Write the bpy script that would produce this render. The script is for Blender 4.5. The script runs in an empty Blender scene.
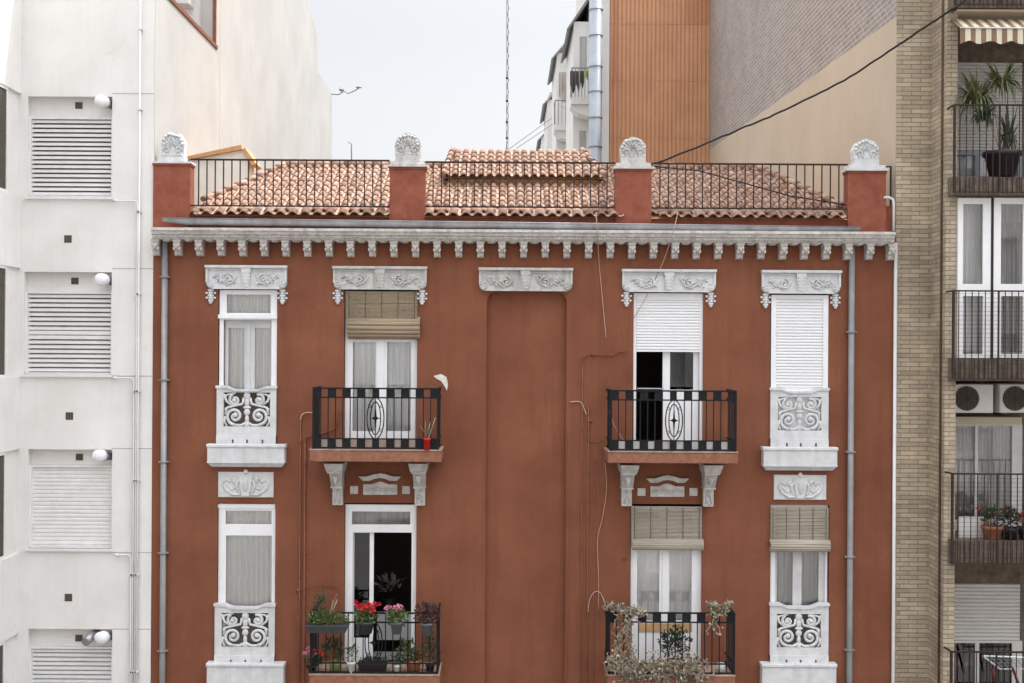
import bpy, bmesh, math, random
from mathutils import Vector, noise
R = random.Random(7)
PI = math.pi
scene = bpy.context.scene
C = scene.collection

# ------------------------------------------------------------------ camera
F, DIST, ZC, ROLL = 1200.0, 20.0, 12.0, math.radians(0.35)
VX, VY = 505.0, 350.0
cam = bpy.data.objects.new('camera', bpy.data.cameras.new('camera'))
C.objects.link(cam)
cam.location = (0, -DIST, ZC)
cam.rotation_euler = (PI/2, -ROLL, 0)
cam.data.sensor_width = 36
cam.data.lens = F/1024*36
cam.data.shift_x = (512-VX)/1024
cam.data.shift_y = (VY-341.5)/1024
cam.data.clip_end = 3000
scene.camera = cam
scene.render.resolution_x, scene.render.resolution_y = 1024, 683

# ------------------------------------------------------------------ light
SUN_EL = math.atan(2.0)
SX, SY = 0.89, 0.456                      # horizontal direction towards the sun
w = bpy.data.worlds.new('World'); scene.world = w; w.use_nodes = True
nt = w.node_tree; nt.nodes.clear()
sky = nt.nodes.new('ShaderNodeTexSky'); sky.sky_type = 'NISHITA'; sky.sun_disc = False
sky.sun_elevation = SUN_EL; sky.sun_rotation = math.atan2(SX, SY)
sky.air_density = 1.2; sky.dust_density = 1.5; sky.ozone_density = 1.0
hsv = nt.nodes.new('ShaderNodeHueSaturation'); hsv.inputs['Saturation'].default_value = 0.14
bg = nt.nodes.new('ShaderNodeBackground'); bg.inputs['Strength'].default_value = 0.15
wo = nt.nodes.new('ShaderNodeOutputWorld')
# thin high cloud: the sky grows brighter towards the zenith, as an overcast sky does
wtc = nt.nodes.new('ShaderNodeTexCoord'); wsp = nt.nodes.new('ShaderNodeSeparateXYZ'); wmr = nt.nodes.new('ShaderNodeMapRange'); wml = nt.nodes.new('ShaderNodeVectorMath'); wml.operation = 'SCALE'
wmr.interpolation_type = 'SMOOTHSTEP'; wmr.inputs[1].default_value = 0.24; wmr.inputs[2].default_value = 1.0; wmr.inputs[3].default_value = 1.5; wmr.inputs[4].default_value = 9.0
nt.links.new(wtc.outputs['Generated'], wsp.inputs[0]); nt.links.new(wsp.outputs[2], wmr.inputs[0])
nt.links.new(sky.outputs[0], hsv.inputs['Color']); nt.links.new(hsv.outputs[0], wml.inputs[0]); nt.links.new(wmr.outputs[0], wml.inputs['Scale']); nt.links.new(wml.outputs[0], bg.inputs['Color'])
nt.links.new(bg.outputs[0], wo.inputs['Surface'])
sun = bpy.data.objects.new('sun', bpy.data.lights.new('sun', 'SUN'))
C.objects.link(sun); sun.data.energy = 5.0; sun.data.angle = math.radians(0.6)
sun.data.color = (1.0, 0.95, 0.88)
sd = Vector((SX*math.cos(SUN_EL), SY*math.cos(SUN_EL), math.sin(SUN_EL)))
sun.rotation_euler = sd.to_track_quat('Z', 'Y').to_euler()
sun.location = (30, 20, 50)
vs = scene.view_settings
vs.view_transform = 'Standard'; vs.look = 'None'; vs.gamma = 1; vs.use_curve_mapping = False
vs.exposure = -0.42

# ------------------------------------------------------------------ mapping
def V(px, py, Y=0.0):
    d = DIST+Y; a = px-VX; b = py-VY; c, s = math.cos(ROLL), math.sin(ROLL)
    return Vector(((a*c+b*s)/F*d, Y, ZC-(-a*s+b*c)/F*d))
def RC(x0, y0, x1, y1, Y=0.0):
    xm, ym = (x0+x1)/2, (y0+y1)/2
    return V(x0, ym, Y).x, V(x1, ym, Y).x, V(xm, y1, Y).z, V(xm, y0, Y).z    # X0 X1 Z0 Z1

# ------------------------------------------------------------------ mesh builder
class MB:
    def __init__(s): s.v = []; s.f = []; s.m = []; s.mi = 0; s.sm = []; s.smooth = False
    def face(s, idx): s.f.append(idx); s.m.append(s.mi); s.sm.append(s.smooth)
    def quad(s, a, b, c, d):
        n = len(s.v); s.v += [tuple(a), tuple(b), tuple(c), tuple(d)]; s.face((n, n+1, n+2, n+3))
    def box(s, x0, x1, y0, y1, z0, z1):
        if x0 > x1: x0, x1 = x1, x0
        if y0 > y1: y0, y1 = y1, y0
        if z0 > z1: z0, z1 = z1, z0
        n = len(s.v)
        s.v += [(x, y, z) for x in (x0, x1) for y in (y0, y1) for z in (z0, z1)]
        for q in ((0,1,3,2), (4,6,7,5), (0,4,5,1), (2,3,7,6), (0,2,6,4), (1,5,7,3)):
            s.face(tuple(n+i for i in q))
        return s
    def pbox(s, x0, y0, x1, y1, Yf, Yb):               # pixel rectangle read at its front plane
        X0, X1, Z0, Z1 = RC(x0, y0, x1, y1, Yf); return s.box(X0, X1, Yf, Yb, Z0, Z1)
    def bevbox(s, x0, x1, y0, y1, z0, z1, b=0.01):      # box whose front edges are chamfered (front = low y)
        s.box(x0, x1, y0+b, y1, z0, z1)
        n = len(s.v)
        s.v += [(x0,y0+b,z0),(x1,y0+b,z0),(x1,y0+b,z1),(x0,y0+b,z1),(x0+b,y0,z0+b),(x1-b,y0,z0+b),(x1-b,y0,z1-b),(x0+b,y0,z1-b)]
        for q in ((4,5,6,7),(0,1,5,4),(1,2,6,5),(2,3,7,6),(3,0,4,7)): s.face(tuple(n+i for i in q))
        return s
    def pbev(s, x0, y0, x1, y1, Yf, Yb, b=0.01):
        X0, X1, Z0, Z1 = RC(x0, y0, x1, y1, Yf); return s.bevbox(X0, X1, Yf, Yb, Z0, Z1, b)
    def frustum(s, a, b, y0f, y0b, y1f, y1b):           # a,b = (x0,x1,z) bottom and top
        n = len(s.v)
        s.v += [(a[0],y0f,a[2]),(a[1],y0f,a[2]),(a[1],y0b,a[2]),(a[0],y0b,a[2]),
                (b[0],y1f,b[2]),(b[1],y1f,b[2]),(b[1],y1b,b[2]),(b[0],y1b,b[2])]
        for q in ((0,3,2,1),(4,5,6,7),(0,1,5,4),(1,2,6,5),(2,3,7,6),(3,0,4,7)): s.face(tuple(n+i for i in q))
        return s
    def prism(s, pts, a0, a1, axis='y'):                # polygon in XZ (axis y) / YZ (axis x) / XY (axis z)
        n = len(s.v); k = len(pts)
        def p(u, v, t): return (u, t, v) if axis == 'y' else ((t, u, v) if axis == 'x' else (u, v, t))
        s.v += [p(u, v, a0) for u, v in pts]+[p(u, v, a1) for u, v in pts]
        sm = s.smooth; s.smooth = False
        s.face(tuple(n+i for i in range(k))); s.face(tuple(n+k+i for i in reversed(range(k))))
        for i in range(k):
            j = (i+1) % k; s.face((n+i, n+k+i, n+k+j, n+j))
        s.smooth = sm
        return s
    def sweep_x(s, prof, x0, x1):                       # profile [(y,z)] swept along X, closed
        return s.prism(prof, x0, x1, 'x')
    def plate(s, x0, x1, z0, z1, holes, y0, y1):        # plate with rectangular holes (X0,X1,Z0,Z1)
        holes = [(max(a, x0), min(b, x1), max(c, z0), min(d, z1)) for a, b, c, d in holes]
        xs = sorted(set([x0, x1]+[h[0] for h in holes]+[h[1] for h in holes]))
        zs = sorted(set([z0, z1]+[h[2] for h in holes]+[h[3] for h in holes]))
        def solid(i, j):
            if i < 0 or j < 0 or i >= len(xs)-1 or j >= len(zs)-1: return False
            cx, cz = (xs[i]+xs[i+1])/2, (zs[j]+zs[j+1])/2
            return not any(h[0] < cx < h[1] and h[2] < cz < h[3] for h in holes)
        for i in range(len(xs)-1):
            for j in range(len(zs)-1):
                if not solid(i, j): continue
                a, b, c, d = xs[i], xs[i+1], zs[j], zs[j+1]
                s.quad((a,y0,c),(b,y0,c),(b,y0,d),(a,y0,d)); s.quad((b,y1,c),(a,y1,c),(a,y1,d),(b,y1,d))
                if not solid(i-1, j): s.quad((a,y1,c),(a,y0,c),(a,y0,d),(a,y1,d))
                if not solid(i+1, j): s.quad((b,y0,c),(b,y1,c),(b,y1,d),(b,y0,d))
                if not solid(i, j-1): s.quad((a,y1,c),(b,y1,c),(b,y0,c),(a,y0,c))
                if not solid(i, j+1): s.quad((a,y0,d),(b,y0,d),(b,y1,d),(a,y1,d))
        return s
    def tube(s, pts, r, k=6, taper=None, closed=False):
        pts = [Vector(p) for p in pts]; n0 = len(s.v); m = len(pts); up = None
        for i, p in enumerate(pts):
            if closed: t = pts[(i+1) % m]-pts[i-1]
            else: t = pts[min(i+1, m-1)]-pts[max(i-1, 0)]
            if t.length < 1e-9: t = Vector((0,0,1))
            t.normalize()
            if up is None:
                up = Vector((0,1,0)) if abs(t.y) < .9 else Vector((1,0,0))
            a = up-t*up.dot(t)
            if a.length < 1e-4: a = Vector((1,0,0))-t*t.x
            a.normalize(); up = a; b = t.cross(a)
            rr = r if taper is None else r*(1+(taper-1)*i/(m-1))
            for q in range(k):
                an = 2*PI*q/k+PI/k; s.v.append(tuple(p+a*math.cos(an)*rr+b*math.sin(an)*rr))
        sm = s.smooth; s.smooth = k > 4
        for i in range(m if closed else m-1):
            i2 = (i+1) % m
            for q in range(k):
                q2 = (q+1) % k; s.face((n0+i*k+q, n0+i*k+q2, n0+i2*k+q2, n0+i2*k+q))
        s.smooth = False
        if not closed:
            s.face(tuple(n0+q for q in reversed(range(k)))); s.face(tuple(n0+(m-1)*k+q for q in range(k)))
        s.smooth = sm
        return s
    def lathe(s, c, prof, k=20):                        # prof [(r,z)] about vertical axis at c
        n0 = len(s.v); sm = s.smooth; s.smooth = True
        for r, z in prof:
            for q in range(k):
                a = 2*PI*q/k; s.v.append((c[0]+r*math.cos(a), c[1]+r*math.sin(a), c[2]+z))
        for i in range(len(prof)-1):
            for q in range(k):
                q2 = (q+1) % k; s.face((n0+i*k+q, n0+i*k+q2, n0+(i+1)*k+q2, n0+(i+1)*k+q))
        s.smooth = False
        s.face(tuple(n0+q for q in reversed(range(k)))); s.face(tuple(n0+(len(prof)-1)*k+q for q in range(k)))
        s.smooth = sm; return s
    def ball(s, c, rx, ry, rz, k=10, h=6):
        n0 = len(s.v); sm = s.smooth; s.smooth = True
        for i in range(h+1):
            t = PI*i/h
            for q in range(k):
                a = 2*PI*q/k
                s.v.append((c[0]+rx*math.sin(t)*math.cos(a), c[1]+ry*math.sin(t)*math.sin(a), c[2]-rz*math.cos(t)))
        for i in range(h):
            for q in range(k):
                q2 = (q+1) % k; s.face((n0+i*k+q, n0+i*k+q2, n0+(i+1)*k+q2, n0+(i+1)*k+q))
        s.smooth = sm; return s
    def leaf(s, p, d, n, L, W):
        d = Vector(d).normalized(); n = Vector(n); sd_ = d.cross(n)
        if sd_.length < 1e-4: sd_ = Vector((1,0,0))
        sd_.normalize(); p = Vector(p); k = len(s.v); q = n.normalized()*L*.08
        s.v += [tuple(p), tuple(p+d*L*.45+sd_*W/2+q), tuple(p+d*L), tuple(p+d*L*.45-sd_*W/2+q)]
        s.face((k, k+1, k+2, k+3))
    def leaves(s, c, rad, n, L, W, up=.5):
        for _ in range(n):
            v = Vector((R.gauss(0,1), R.gauss(0,1), R.gauss(0,1))).normalized()*(R.random()**.5)
            p = Vector(c)+Vector((v.x*rad[0], v.y*rad[1], v.z*rad[2]))
            d = Vector((v.x+R.uniform(-.6,.6), v.y+R.uniform(-.6,.6), v.z+up+R.uniform(-.6,.6)))
            s.leaf(p, d, (R.uniform(-1,1), R.uniform(-1,1), R.uniform(.2,1)), L*R.uniform(.6,1.25), W*R.uniform(.7,1.2))
        return s
    def build(s, name, mat, parent=None, origin=None):
        me = bpy.data.meshes.new(name)
        L = Vector((0,0,0)); q = parent
        while q is not None: L = L+q.location; q = q.parent
        o = bpy.data.objects.new(name, me); C.objects.link(o)
        if parent is not None: o.parent = parent
        elif origin is not None: o.location = Vector(origin); L = Vector(origin)
        me.from_pydata([(x-L.x, y-L.y, z-L.z) for x, y, z in s.v], [], s.f)
        for m_ in (mat if isinstance(mat, (list, tuple)) else [mat]): me.materials.append(m_)
        me.polygons.foreach_set('material_index', s.m)
        me.polygons.foreach_set('use_smooth', s.sm)
        me.update(); return o
def tag(o, label=None, cat=None, group=None, kind=None):
    for k, v in (('label', label), ('category', cat), ('group', group), ('kind', kind)):
        if v: o[k] = v
    return o
def thing(name, label, cat, loc, group=None):
    o = bpy.data.objects.new(name, None); C.objects.link(o); o.location = loc; o.empty_display_size = .2
    return tag(o, label, cat, group)

# ------------------------------------------------------------------ materials
def mat(name, col, col2=None, sc=3.0, rough=.8, bump=0.0, bsc=40.0, streak=0.0, scol=None, metal=0, stretch=None, detail=6, spots=0, spotcol=(.6,.5,.4), bdist=.01):
    m = bpy.data.materials.new(name); m.use_nodes = True; t = m.node_tree; b = t.nodes['Principled BSDF']
    b.inputs['Roughness'].default_value = rough; b.inputs['Metallic'].default_value = metal
    b.inputs['Specular IOR Level'].default_value = .3
    N = lambda ty: t.nodes.new(ty); Lk = t.links.new
    tc = N('ShaderNodeTexCoord'); vec = tc.outputs['Object']
    if stretch:
        mp = N('ShaderNodeMapping'); mp.inputs['Scale'].default_value = stretch; Lk(vec, mp.inputs[0]); base = mp.outputs[0]
    else: base = vec
    cur = None
    if col2 is None: b.inputs['Base Color'].default_value = (*col, 1)
    else:
        n = N('ShaderNodeTexNoise'); n.inputs['Scale'].default_value = sc; n.inputs['Detail'].default_value = detail
        n.inputs['Roughness'].default_value = .62; Lk(base, n.inputs['Vector'])
        r = N('ShaderNodeValToRGB'); r.color_ramp.elements[0].position = .33; r.color_ramp.elements[1].position = .68
        r.color_ramp.elements[0].color = (*col, 1); r.color_ramp.elements[1].color = (*col2, 1)
        Lk(n.outputs['Fac'], r.inputs[0]); cur = r.outputs[0]
    def over(c, fac_socket, colour):
        x = N('ShaderNodeMix'); x.data_type = 'RGBA'; Lk(fac_socket, x.inputs['Factor']); Lk(c, x.inputs['A'])
        x.inputs['B'].default_value = (*colour, 1); return x.outputs['Result']
    if streak and cur is not None:
        mp = N('ShaderNodeMapping'); mp.inputs['Scale'].default_value = (5, 5, .35); Lk(vec, mp.inputs[0])
        n = N('ShaderNodeTexNoise'); n.inputs['Scale'].default_value = 1.3; n.inputs['Detail'].default_value = 8; n.inputs['Roughness'].default_value = .7; Lk(mp.outputs[0], n.inputs['Vector'])
        r = N('ShaderNodeMapRange'); r.inputs[1].default_value = .5; r.inputs[2].default_value = .78; r.inputs[4].default_value = streak
        Lk(n.outputs['Fac'], r.inputs[0]); cur = over(cur, r.outputs[0], scol or tuple(c*.5 for c in col))
    if spots and cur is not None:
        n = N('ShaderNodeTexNoise'); n.inputs['Scale'].default_value = 2.1; n.inputs['Detail'].default_value = 10; n.inputs['Roughness'].default_value = .72; n.inputs['Distortion'].default_value = .6; Lk(vec, n.inputs['Vector'])
        r = N('ShaderNodeMapRange'); r.inputs[1].default_value = .61; r.inputs[2].default_value = .74; r.inputs[4].default_value = spots
        Lk(n.outputs['Fac'], r.inputs[0]); cur = over(cur, r.outputs[0], spotcol)
    if cur is not None: Lk(cur, b.inputs['Base Color'])
    if bump:
        n = N('ShaderNodeTexNoise'); n.inputs['Scale'].default_value = bsc; n.inputs['Detail'].default_value = 8; Lk(base, n.inputs['Vector'])
        bp = N('ShaderNodeBump'); bp.inputs['Strength'].default_value = bump; bp.inputs['Distance'].default_value = bdist
        Lk(n.outputs['Fac'], bp.inputs['Height']); Lk(bp.outputs[0], b.inputs['Normal'])
    return m
def brick(name, c1, c2, mortar, bw=.26, bh=.088, ms=.008, dirt=.35):
    m = bpy.data.materials.new(name); m.use_nodes = True; t = m.node_tree; b = t.nodes['Principled BSDF']; b.inputs['Roughness'].default_value = .9
    N = lambda ty: t.nodes.new(ty); Lk = t.links.new
    g = N('ShaderNodeNewGeometry'); sp = N('ShaderNodeSeparateXYZ'); Lk(g.outputs['Position'], sp.inputs[0])
    ad = N('ShaderNodeMath'); Lk(sp.outputs[0], ad.inputs[0]); Lk(sp.outputs[1], ad.inputs[1])
    cb = N('ShaderNodeCombineXYZ'); Lk(ad.outputs[0], cb.inputs[0]); Lk(sp.outputs[2], cb.inputs[1])
    br = N('ShaderNodeTexBrick'); Lk(cb.outputs[0], br.inputs['Vector'])
    br.inputs['Scale'].default_value = 1; br.inputs['Brick Width'].default_value = bw; br.inputs['Row Height'].default_value = bh
    br.inputs['Mortar Size'].default_value = ms; br.inputs['Mortar Smooth'].default_value = .3; br.inputs['Bias'].default_value = -.1
    br.inputs['Color1'].default_value = (*c1, 1); br.inputs['Color2'].default_value = (*c2, 1); br.inputs['Mortar'].default_value = (*mortar, 1)
    n = N('ShaderNodeTexNoise'); n.inputs['Scale'].default_value = 1.1; n.inputs['Detail'].default_value = 9; n.inputs['Roughness'].default_value = .7; Lk(g.outputs['Position'], n.inputs['Vector'])
    r = N('ShaderNodeMapRange'); r.inputs[1].default_value = .35; r.inputs[2].default_value = .75; r.inputs[3].default_value = 1.08; r.inputs[4].default_value = 1-dirt
    Lk(n.outputs['Fac'], r.inputs[0])
    x = N('ShaderNodeVectorMath'); x.operation = 'SCALE'; Lk(br.outputs['Color'], x.inputs[0]); Lk(r.outputs[0], x.inputs['Scale']); Lk(x.outputs[0], b.inputs['Base Color'])
    bp = N('ShaderNodeBump'); bp.inputs['Strength'].default_value = .8; bp.inputs['Distance'].default_value = .012; bp.invert = True
    Lk(br.outputs['Fac'], bp.inputs['Height']); Lk(bp.outputs[0], b.inputs['Normal'])
    return m
def island(name, cols, rough=.85, bump=.3, dirt=.62):              # each loose piece takes its own tone
    m = bpy.data.materials.new(name); m.use_nodes = True; t = m.node_tree; b = t.nodes['Principled BSDF']; b.inputs['Roughness'].default_value = rough
    N = lambda ty: t.nodes.new(ty); Lk = t.links.new
    g = N('ShaderNodeNewGeometry'); r = N('ShaderNodeValToRGB'); e = r.color_ramp.elements
    e[0].color = (*cols[0], 1); e[1].color = (*cols[-1], 1)
    for i, c in enumerate(cols[1:-1]): x = e.new((i+1)/(len(cols)-1)); x.color = (*c, 1)
    Lk(g.outputs['Random Per Island'], r.inputs[0])
    tc = N('ShaderNodeTexCoord'); n = N('ShaderNodeTexNoise'); n.inputs['Scale'].default_value = 7; n.inputs['Detail'].default_value = 8; Lk(tc.outputs['Object'], n.inputs['Vector'])
    mr = N('ShaderNodeMapRange'); mr.inputs[1].default_value = .38; mr.inputs[2].default_value = .72; mr.inputs[3].default_value = 1.05; mr.inputs[4].default_value = dirt; Lk(n.outputs['Fac'], mr.inputs[0])
    x = N('ShaderNodeVectorMath'); x.operation = 'SCALE'; Lk(r.outputs[0], x.inputs[0]); Lk(mr.outputs[0], x.inputs['Scale']); Lk(x.outputs[0], b.inputs['Base Color'])
    return m
def glass(name='window_glass', refl=1.0, tint=(.98,.98,.98)):
    m = bpy.data.materials.new(name); m.use_nodes = True; t = m.node_tree; t.nodes.clear()
    N = lambda ty: t.nodes.new(ty); Lk = t.links.new
    o = N('ShaderNodeOutputMaterial'); mx = N('ShaderNodeMixShader'); tr = N('ShaderNodeBsdfTransparent'); gl = N('ShaderNodeBsdfGlossy'); fr = N('ShaderNodeFresnel')
    tr.inputs[0].default_value = (*tint, 1); gl.inputs['Roughness'].default_value = .02; fr.inputs[0].default_value = 1.7
    ml = N('ShaderNodeMath'); ml.operation = 'MULTIPLY'; ml.inputs[1].default_value = refl; Lk(fr.outputs[0], ml.inputs[0])
    Lk(ml.outputs[0], mx.inputs[0]); Lk(tr.outputs[0], mx.inputs[1]); Lk(gl.outputs[0], mx.inputs[2]); Lk(mx.outputs[0], o.inputs[0])
    return m
M = {}
M['red'] = mat('red_stucco', (.175,.060,.032), (.24,.091,.050), sc=.8, rough=.92, bump=.45, bsc=55, streak=.6, scol=(.14,.046,.026), spots=.3, spotcol=(.31,.13,.08))
M['redtrim'] = mat('red_stucco_weathered', (.22,.062,.038), (.30,.10,.062), sc=5, rough=.9, bump=.4, bsc=40, streak=.3, scol=(.14,.045,.03), spots=.5, spotcol=(.36,.16,.10))
M['slab'] = mat('terracotta_slab', (.21,.085,.052), (.33,.155,.10), sc=9, rough=.9, bump=.3, streak=.5, scol=(.2,.08,.05))
M['kerbpink'] = mat('pinkish_kerb_tile', (.42,.33,.28), (.52,.43,.38), sc=12)
M['kerbpale'] = mat('pale_kerb_tile', (.58,.57,.55), (.68,.67,.65), sc=12)
M['slabtop'] = mat('worn_slab_top', (.30,.20,.15), (.44,.34,.27), sc=9, rough=.9)
M['stone'] = mat('carved_stone', (.43,.42,.405), (.62,.60,.575), sc=9, rough=.9, bump=.6, bsc=30, streak=.75, scol=(.25,.23,.21), spots=.3, spotcol=(.30,.27,.24))
M['paintstone'] = mat('painted_stone', (.55,.555,.565), (.67,.67,.675), sc=7, rough=.8, bump=.3, bsc=40, streak=.55, scol=(.38,.37,.36))
M['corn'] = mat('cornice_stone', (.44,.41,.385), (.68,.65,.62), sc=11, rough=.9, bump=.5, bsc=30, streak=.7, scol=(.22,.18,.15), stretch=(1,1,2))
M['white'] = mat('white_paint', (.76,.76,.78), (.82,.82,.83), sc=3, rough=.45)
M['greyframe'] = mat('aged_white_frame', (.50,.50,.51), (.60,.60,.60), sc=5, rough=.5)
M['iron'] = mat('black_iron', (.006,.0065,.008), (.012,.012,.014), sc=20, rough=.8)
M['rustiron'] = mat('dark_brown_iron', (.02,.011,.010), (.038,.02,.017), sc=20, rough=.6)
M['zinc'] = mat('zinc', (.26,.26,.275), (.40,.40,.42), sc=3, rough=.42, metal=.6, streak=.7, scol=(.16,.14,.13))
M['pipegrey'] = mat('grey_pipe', (.20,.20,.205), (.27,.27,.275), sc=3, rough=.5, streak=.5)
M['whitepipe'] = mat('white_pipe', (.62,.61,.61), (.7,.69,.68), sc=3, rough=.5)
M['limewash'] = mat('lime_wash', (.74,.70,.64), (.84,.80,.74), sc=4, rough=.95)
M['rustbrown'] = mat('rust_brown_pipe', (.075,.045,.03), (.13,.075,.045), sc=8, rough=.8)
M['mast'] = mat('dark_galvanised_steel', (.06,.06,.065), rough=.6)
M['copper'] = mat('rusty_brown_pipe', (.15,.055,.03), (.24,.09,.05), sc=12, rough=.6)
M['wire'] = mat('pale_wire', (.45,.31,.24), rough=.6)
M['cable'] = mat('black_cable', (.02,.015,.015), rough=.7)
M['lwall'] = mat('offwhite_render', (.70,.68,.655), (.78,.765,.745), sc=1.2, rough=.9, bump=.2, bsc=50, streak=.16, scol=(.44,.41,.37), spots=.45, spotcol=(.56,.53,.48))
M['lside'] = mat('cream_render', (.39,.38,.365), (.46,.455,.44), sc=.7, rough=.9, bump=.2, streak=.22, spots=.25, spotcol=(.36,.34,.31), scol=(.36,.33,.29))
M['louver'] = mat('grey_louver', (.72,.71,.70), (.80,.79,.78), sc=6, rough=.5)
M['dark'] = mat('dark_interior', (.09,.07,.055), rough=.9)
M['darkvent'] = mat('dark_vent', (.05,.045,.035), (.12,.1,.08), sc=30, rough=.8)
M['glass'] = glass()
M['glassdark'] = glass('dark_window_glass', 1.0, (.35,.36,.38))
M['curtain'] = mat('grey_white_curtain', (.86,.87,.86), (.95,.95,.94), sc=2, rough=.9, stretch=(14,14,.3))
M['curtain2'] = mat('sheer_white_curtain', (.90,.92,.93), (.96,.97,.97), sc=2, rough=.9, stretch=(14,14,.3))
M['curtaing'] = mat('grey_curtain', (.34,.34,.34), (.55,.55,.54), sc=2, rough=.9, stretch=(14,14,.3))
M['bamboo'] = mat('bamboo_slats', (.25,.185,.125), (.40,.32,.225), sc=3, rough=.8, stretch=(.6,1,40))
M['bamboolight'] = mat('pale_bamboo_slats', (.36,.31,.25), (.50,.44,.36), sc=3, rough=.8, stretch=(.6,1,40))
M['shutter'] = mat('white_shutter', (.80,.80,.81), rough=.5)
M['tile'] = island('clay_tiles', [(.40,.235,.165), (.32,.18,.125), (.48,.32,.24), (.36,.21,.15), (.43,.28,.20), (.25,.145,.105)], dirt=.5)
M['ochre'] = mat('ochre_mortar', (.50,.27,.12), (.60,.36,.18), sc=9, rough=.9, bump=.4)
M['beige'] = mat('beige_render', (.50,.41,.31), (.56,.465,.36), sc=.6, rough=.9, bump=.15, streak=.25, scol=(.42,.34,.26))
M['brick'] = brick('buff_brick', (.52,.43,.315), (.37,.30,.215), (.225,.18,.13), bw=.30, bh=.074, ms=.006, dirt=.5)
M['brickgrey'] = brick('greybrown_brick', (.34,.29,.265), (.25,.21,.19), (.50,.45,.415), bw=.25, bh=.10, ms=.014, dirt=.15)
M['orange'] = mat('orange_cladding', (.55,.29,.165), (.64,.35,.205), sc=.8, rough=.7, streak=.3, scol=(.33,.14,.07))
M['orange2'] = mat('rust_cladding', (.50,.24,.14), (.54,.265,.155), sc=1, rough=.7)
M['bwhite'] = mat('far_white_render', (.70,.69,.67), (.78,.77,.75), sc=1, rough=.9, streak=.2, scol=(.6,.58,.55))
M['duct'] = mat('galvanised_duct', (.25,.28,.32), (.32,.35,.39), sc=2, rough=.4)
M['brownslab'] = mat('brown_fluted_slab', (.10,.075,.058), (.20,.155,.12), sc=8, rough=.85, bump=.5, bsc=20, streak=.4, scol=(.04,.028,.02), spots=.4, spotcol=(.2,.15,.11))
M['concrete'] = mat('brown_concrete', (.13,.105,.085), (.20,.17,.14), sc=6, rough=.9)
M['green'] = island('green_leaf', [(.05,.09,.02), (.09,.14,.03), (.13,.17,.05), (.06,.08,.03)], rough=.6)
M['darkgreen'] = island('dark_green_leaf', [(.015,.03,.012), (.035,.06,.02), (.05,.07,.03)], rough=.6)
M['palmgreen'] = island('strap_leaf', [(.05,.07,.025), (.12,.14,.05), (.20,.21,.09), (.07,.09,.035)], rough=.5)
M['redflower'] = island('red_petal', [(.45,.01,.012), (.65,.02,.025), (.55,.015,.03)], rough=.6)
M['pinkflower'] = island('pink_petal', [(.65,.22,.35), (.75,.30,.32), (.55,.20,.40)], rough=.6)
M['purple'] = island('purple_leaf', [(.03,.012,.015), (.07,.02,.03), (.04,.035,.02)], rough=.6)
M['dry'] = island('dried_leaf', [(.22,.185,.13), (.42,.37,.28), (.30,.25,.18), (.13,.105,.07)], rough=.9)
M['terracotta'] = mat('terracotta_pot', (.33,.12,.06), (.40,.17,.09), sc=12, rough=.8)
M['greypot'] = mat('grey_plastic_pot', (.05,.052,.055), rough=.5)
M['midpot'] = mat('mid_grey_pot', (.12,.125,.13), rough=.5)
M['whitepot'] = mat('white_pot', (.62,.62,.60), rough=.4)
M['greenpot'] = mat('green_glazed_pot', (.32,.38,.16), rough=.4)
M['redpot'] = mat('red_glossy_pot', (.55,.015,.012), rough=.25)
M['darkpot'] = mat('dark_brown_pot', (.025,.018,.02), rough=.5)
M['acwhite'] = mat('ac_casing', (.60,.58,.56), (.66,.64,.62), sc=4, rough=.5)
M['cream'] = mat('cream_canvas', (.62,.55,.42), rough=.9)
M['brownstripe'] = mat('brown_canvas', (.22,.145,.095), rough=.9)
M['cloth_dark'] = mat('dark_laundry', (.06,.05,.055), (.14,.12,.12), sc=6)
M['cloth_beige'] = mat('beige_laundry', (.45,.40,.36), (.55,.5,.46), sc=6)
M['cloth_lime'] = mat('lime_laundry', (.38,.46,.10), rough=.9)
M['asphalt'] = mat('asphalt', (.045,.045,.047), (.06,.06,.06), sc=20, rough=.9)
M['pave'] = mat('pavement', (.22,.21,.20), (.28,.27,.25), sc=8, rough=.9)
M['ground'] = mat('ground', (.16,.15,.13), (.22,.2,.18), sc=.2, rough=.95)
M['tan'] = mat('tan_board', (.42,.25,.12), (.5,.32,.17), sc=5)
M['redplastic'] = mat('dark_red_plastic', (.16,.01,.015), rough=.4)
M['concretewhite'] = mat('lime_plaster', (.62,.56,.50), (.75,.70,.64), sc=10, rough=.95)

# ------------------------------------------------------------------ setting
def sheet(name, x0, x1, y0, y1, z, m):
    b = MB(); b.quad((x0,y0,z),(x1,y0,z),(x1,y1,z),(x0,y1,z)); return tag(b.build(name, m), kind='structure')
sheet('ground', -900, 900, -900, 900, 0, M['ground'])
sheet('road', -300, 300, -17, -3, .004, M['asphalt'])
b = MB(); b.box(-300, 300, -3, -.004, -.05, .14); tag(b.build('pavement', M['pave']), kind='structure')

# ================================================================== RED BUILDING
XL = V(152, 450).x; XR = V(895, 450).x
red = thing('apartment_building', 'low red stucco apartment building with grey carved window surrounds and tiled roof', 'building', ((XL+XR)/2, 0, 0))
ZTOP = V(520, 233).z            # top of cornice line
# openings (pixel rects)
H = {'ul': (218,288,277,444), 'll': (217,503,275,664), 'ur': (770,292,828,447), 'lr': (770,505,829,664),
     'dul': (344,288,417,451), 'dur': (633,291,703,453), 'dll': (344,503,416,676), 'dlr': (630,504,702,677)}
holes = [RC(*r) for r in H.values()]
niche = RC(485, 292, 565, 900)
holes.append(niche)
b = MB(); b.plate(XL, XR, .0, ZTOP, holes, 0, .28)
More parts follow.
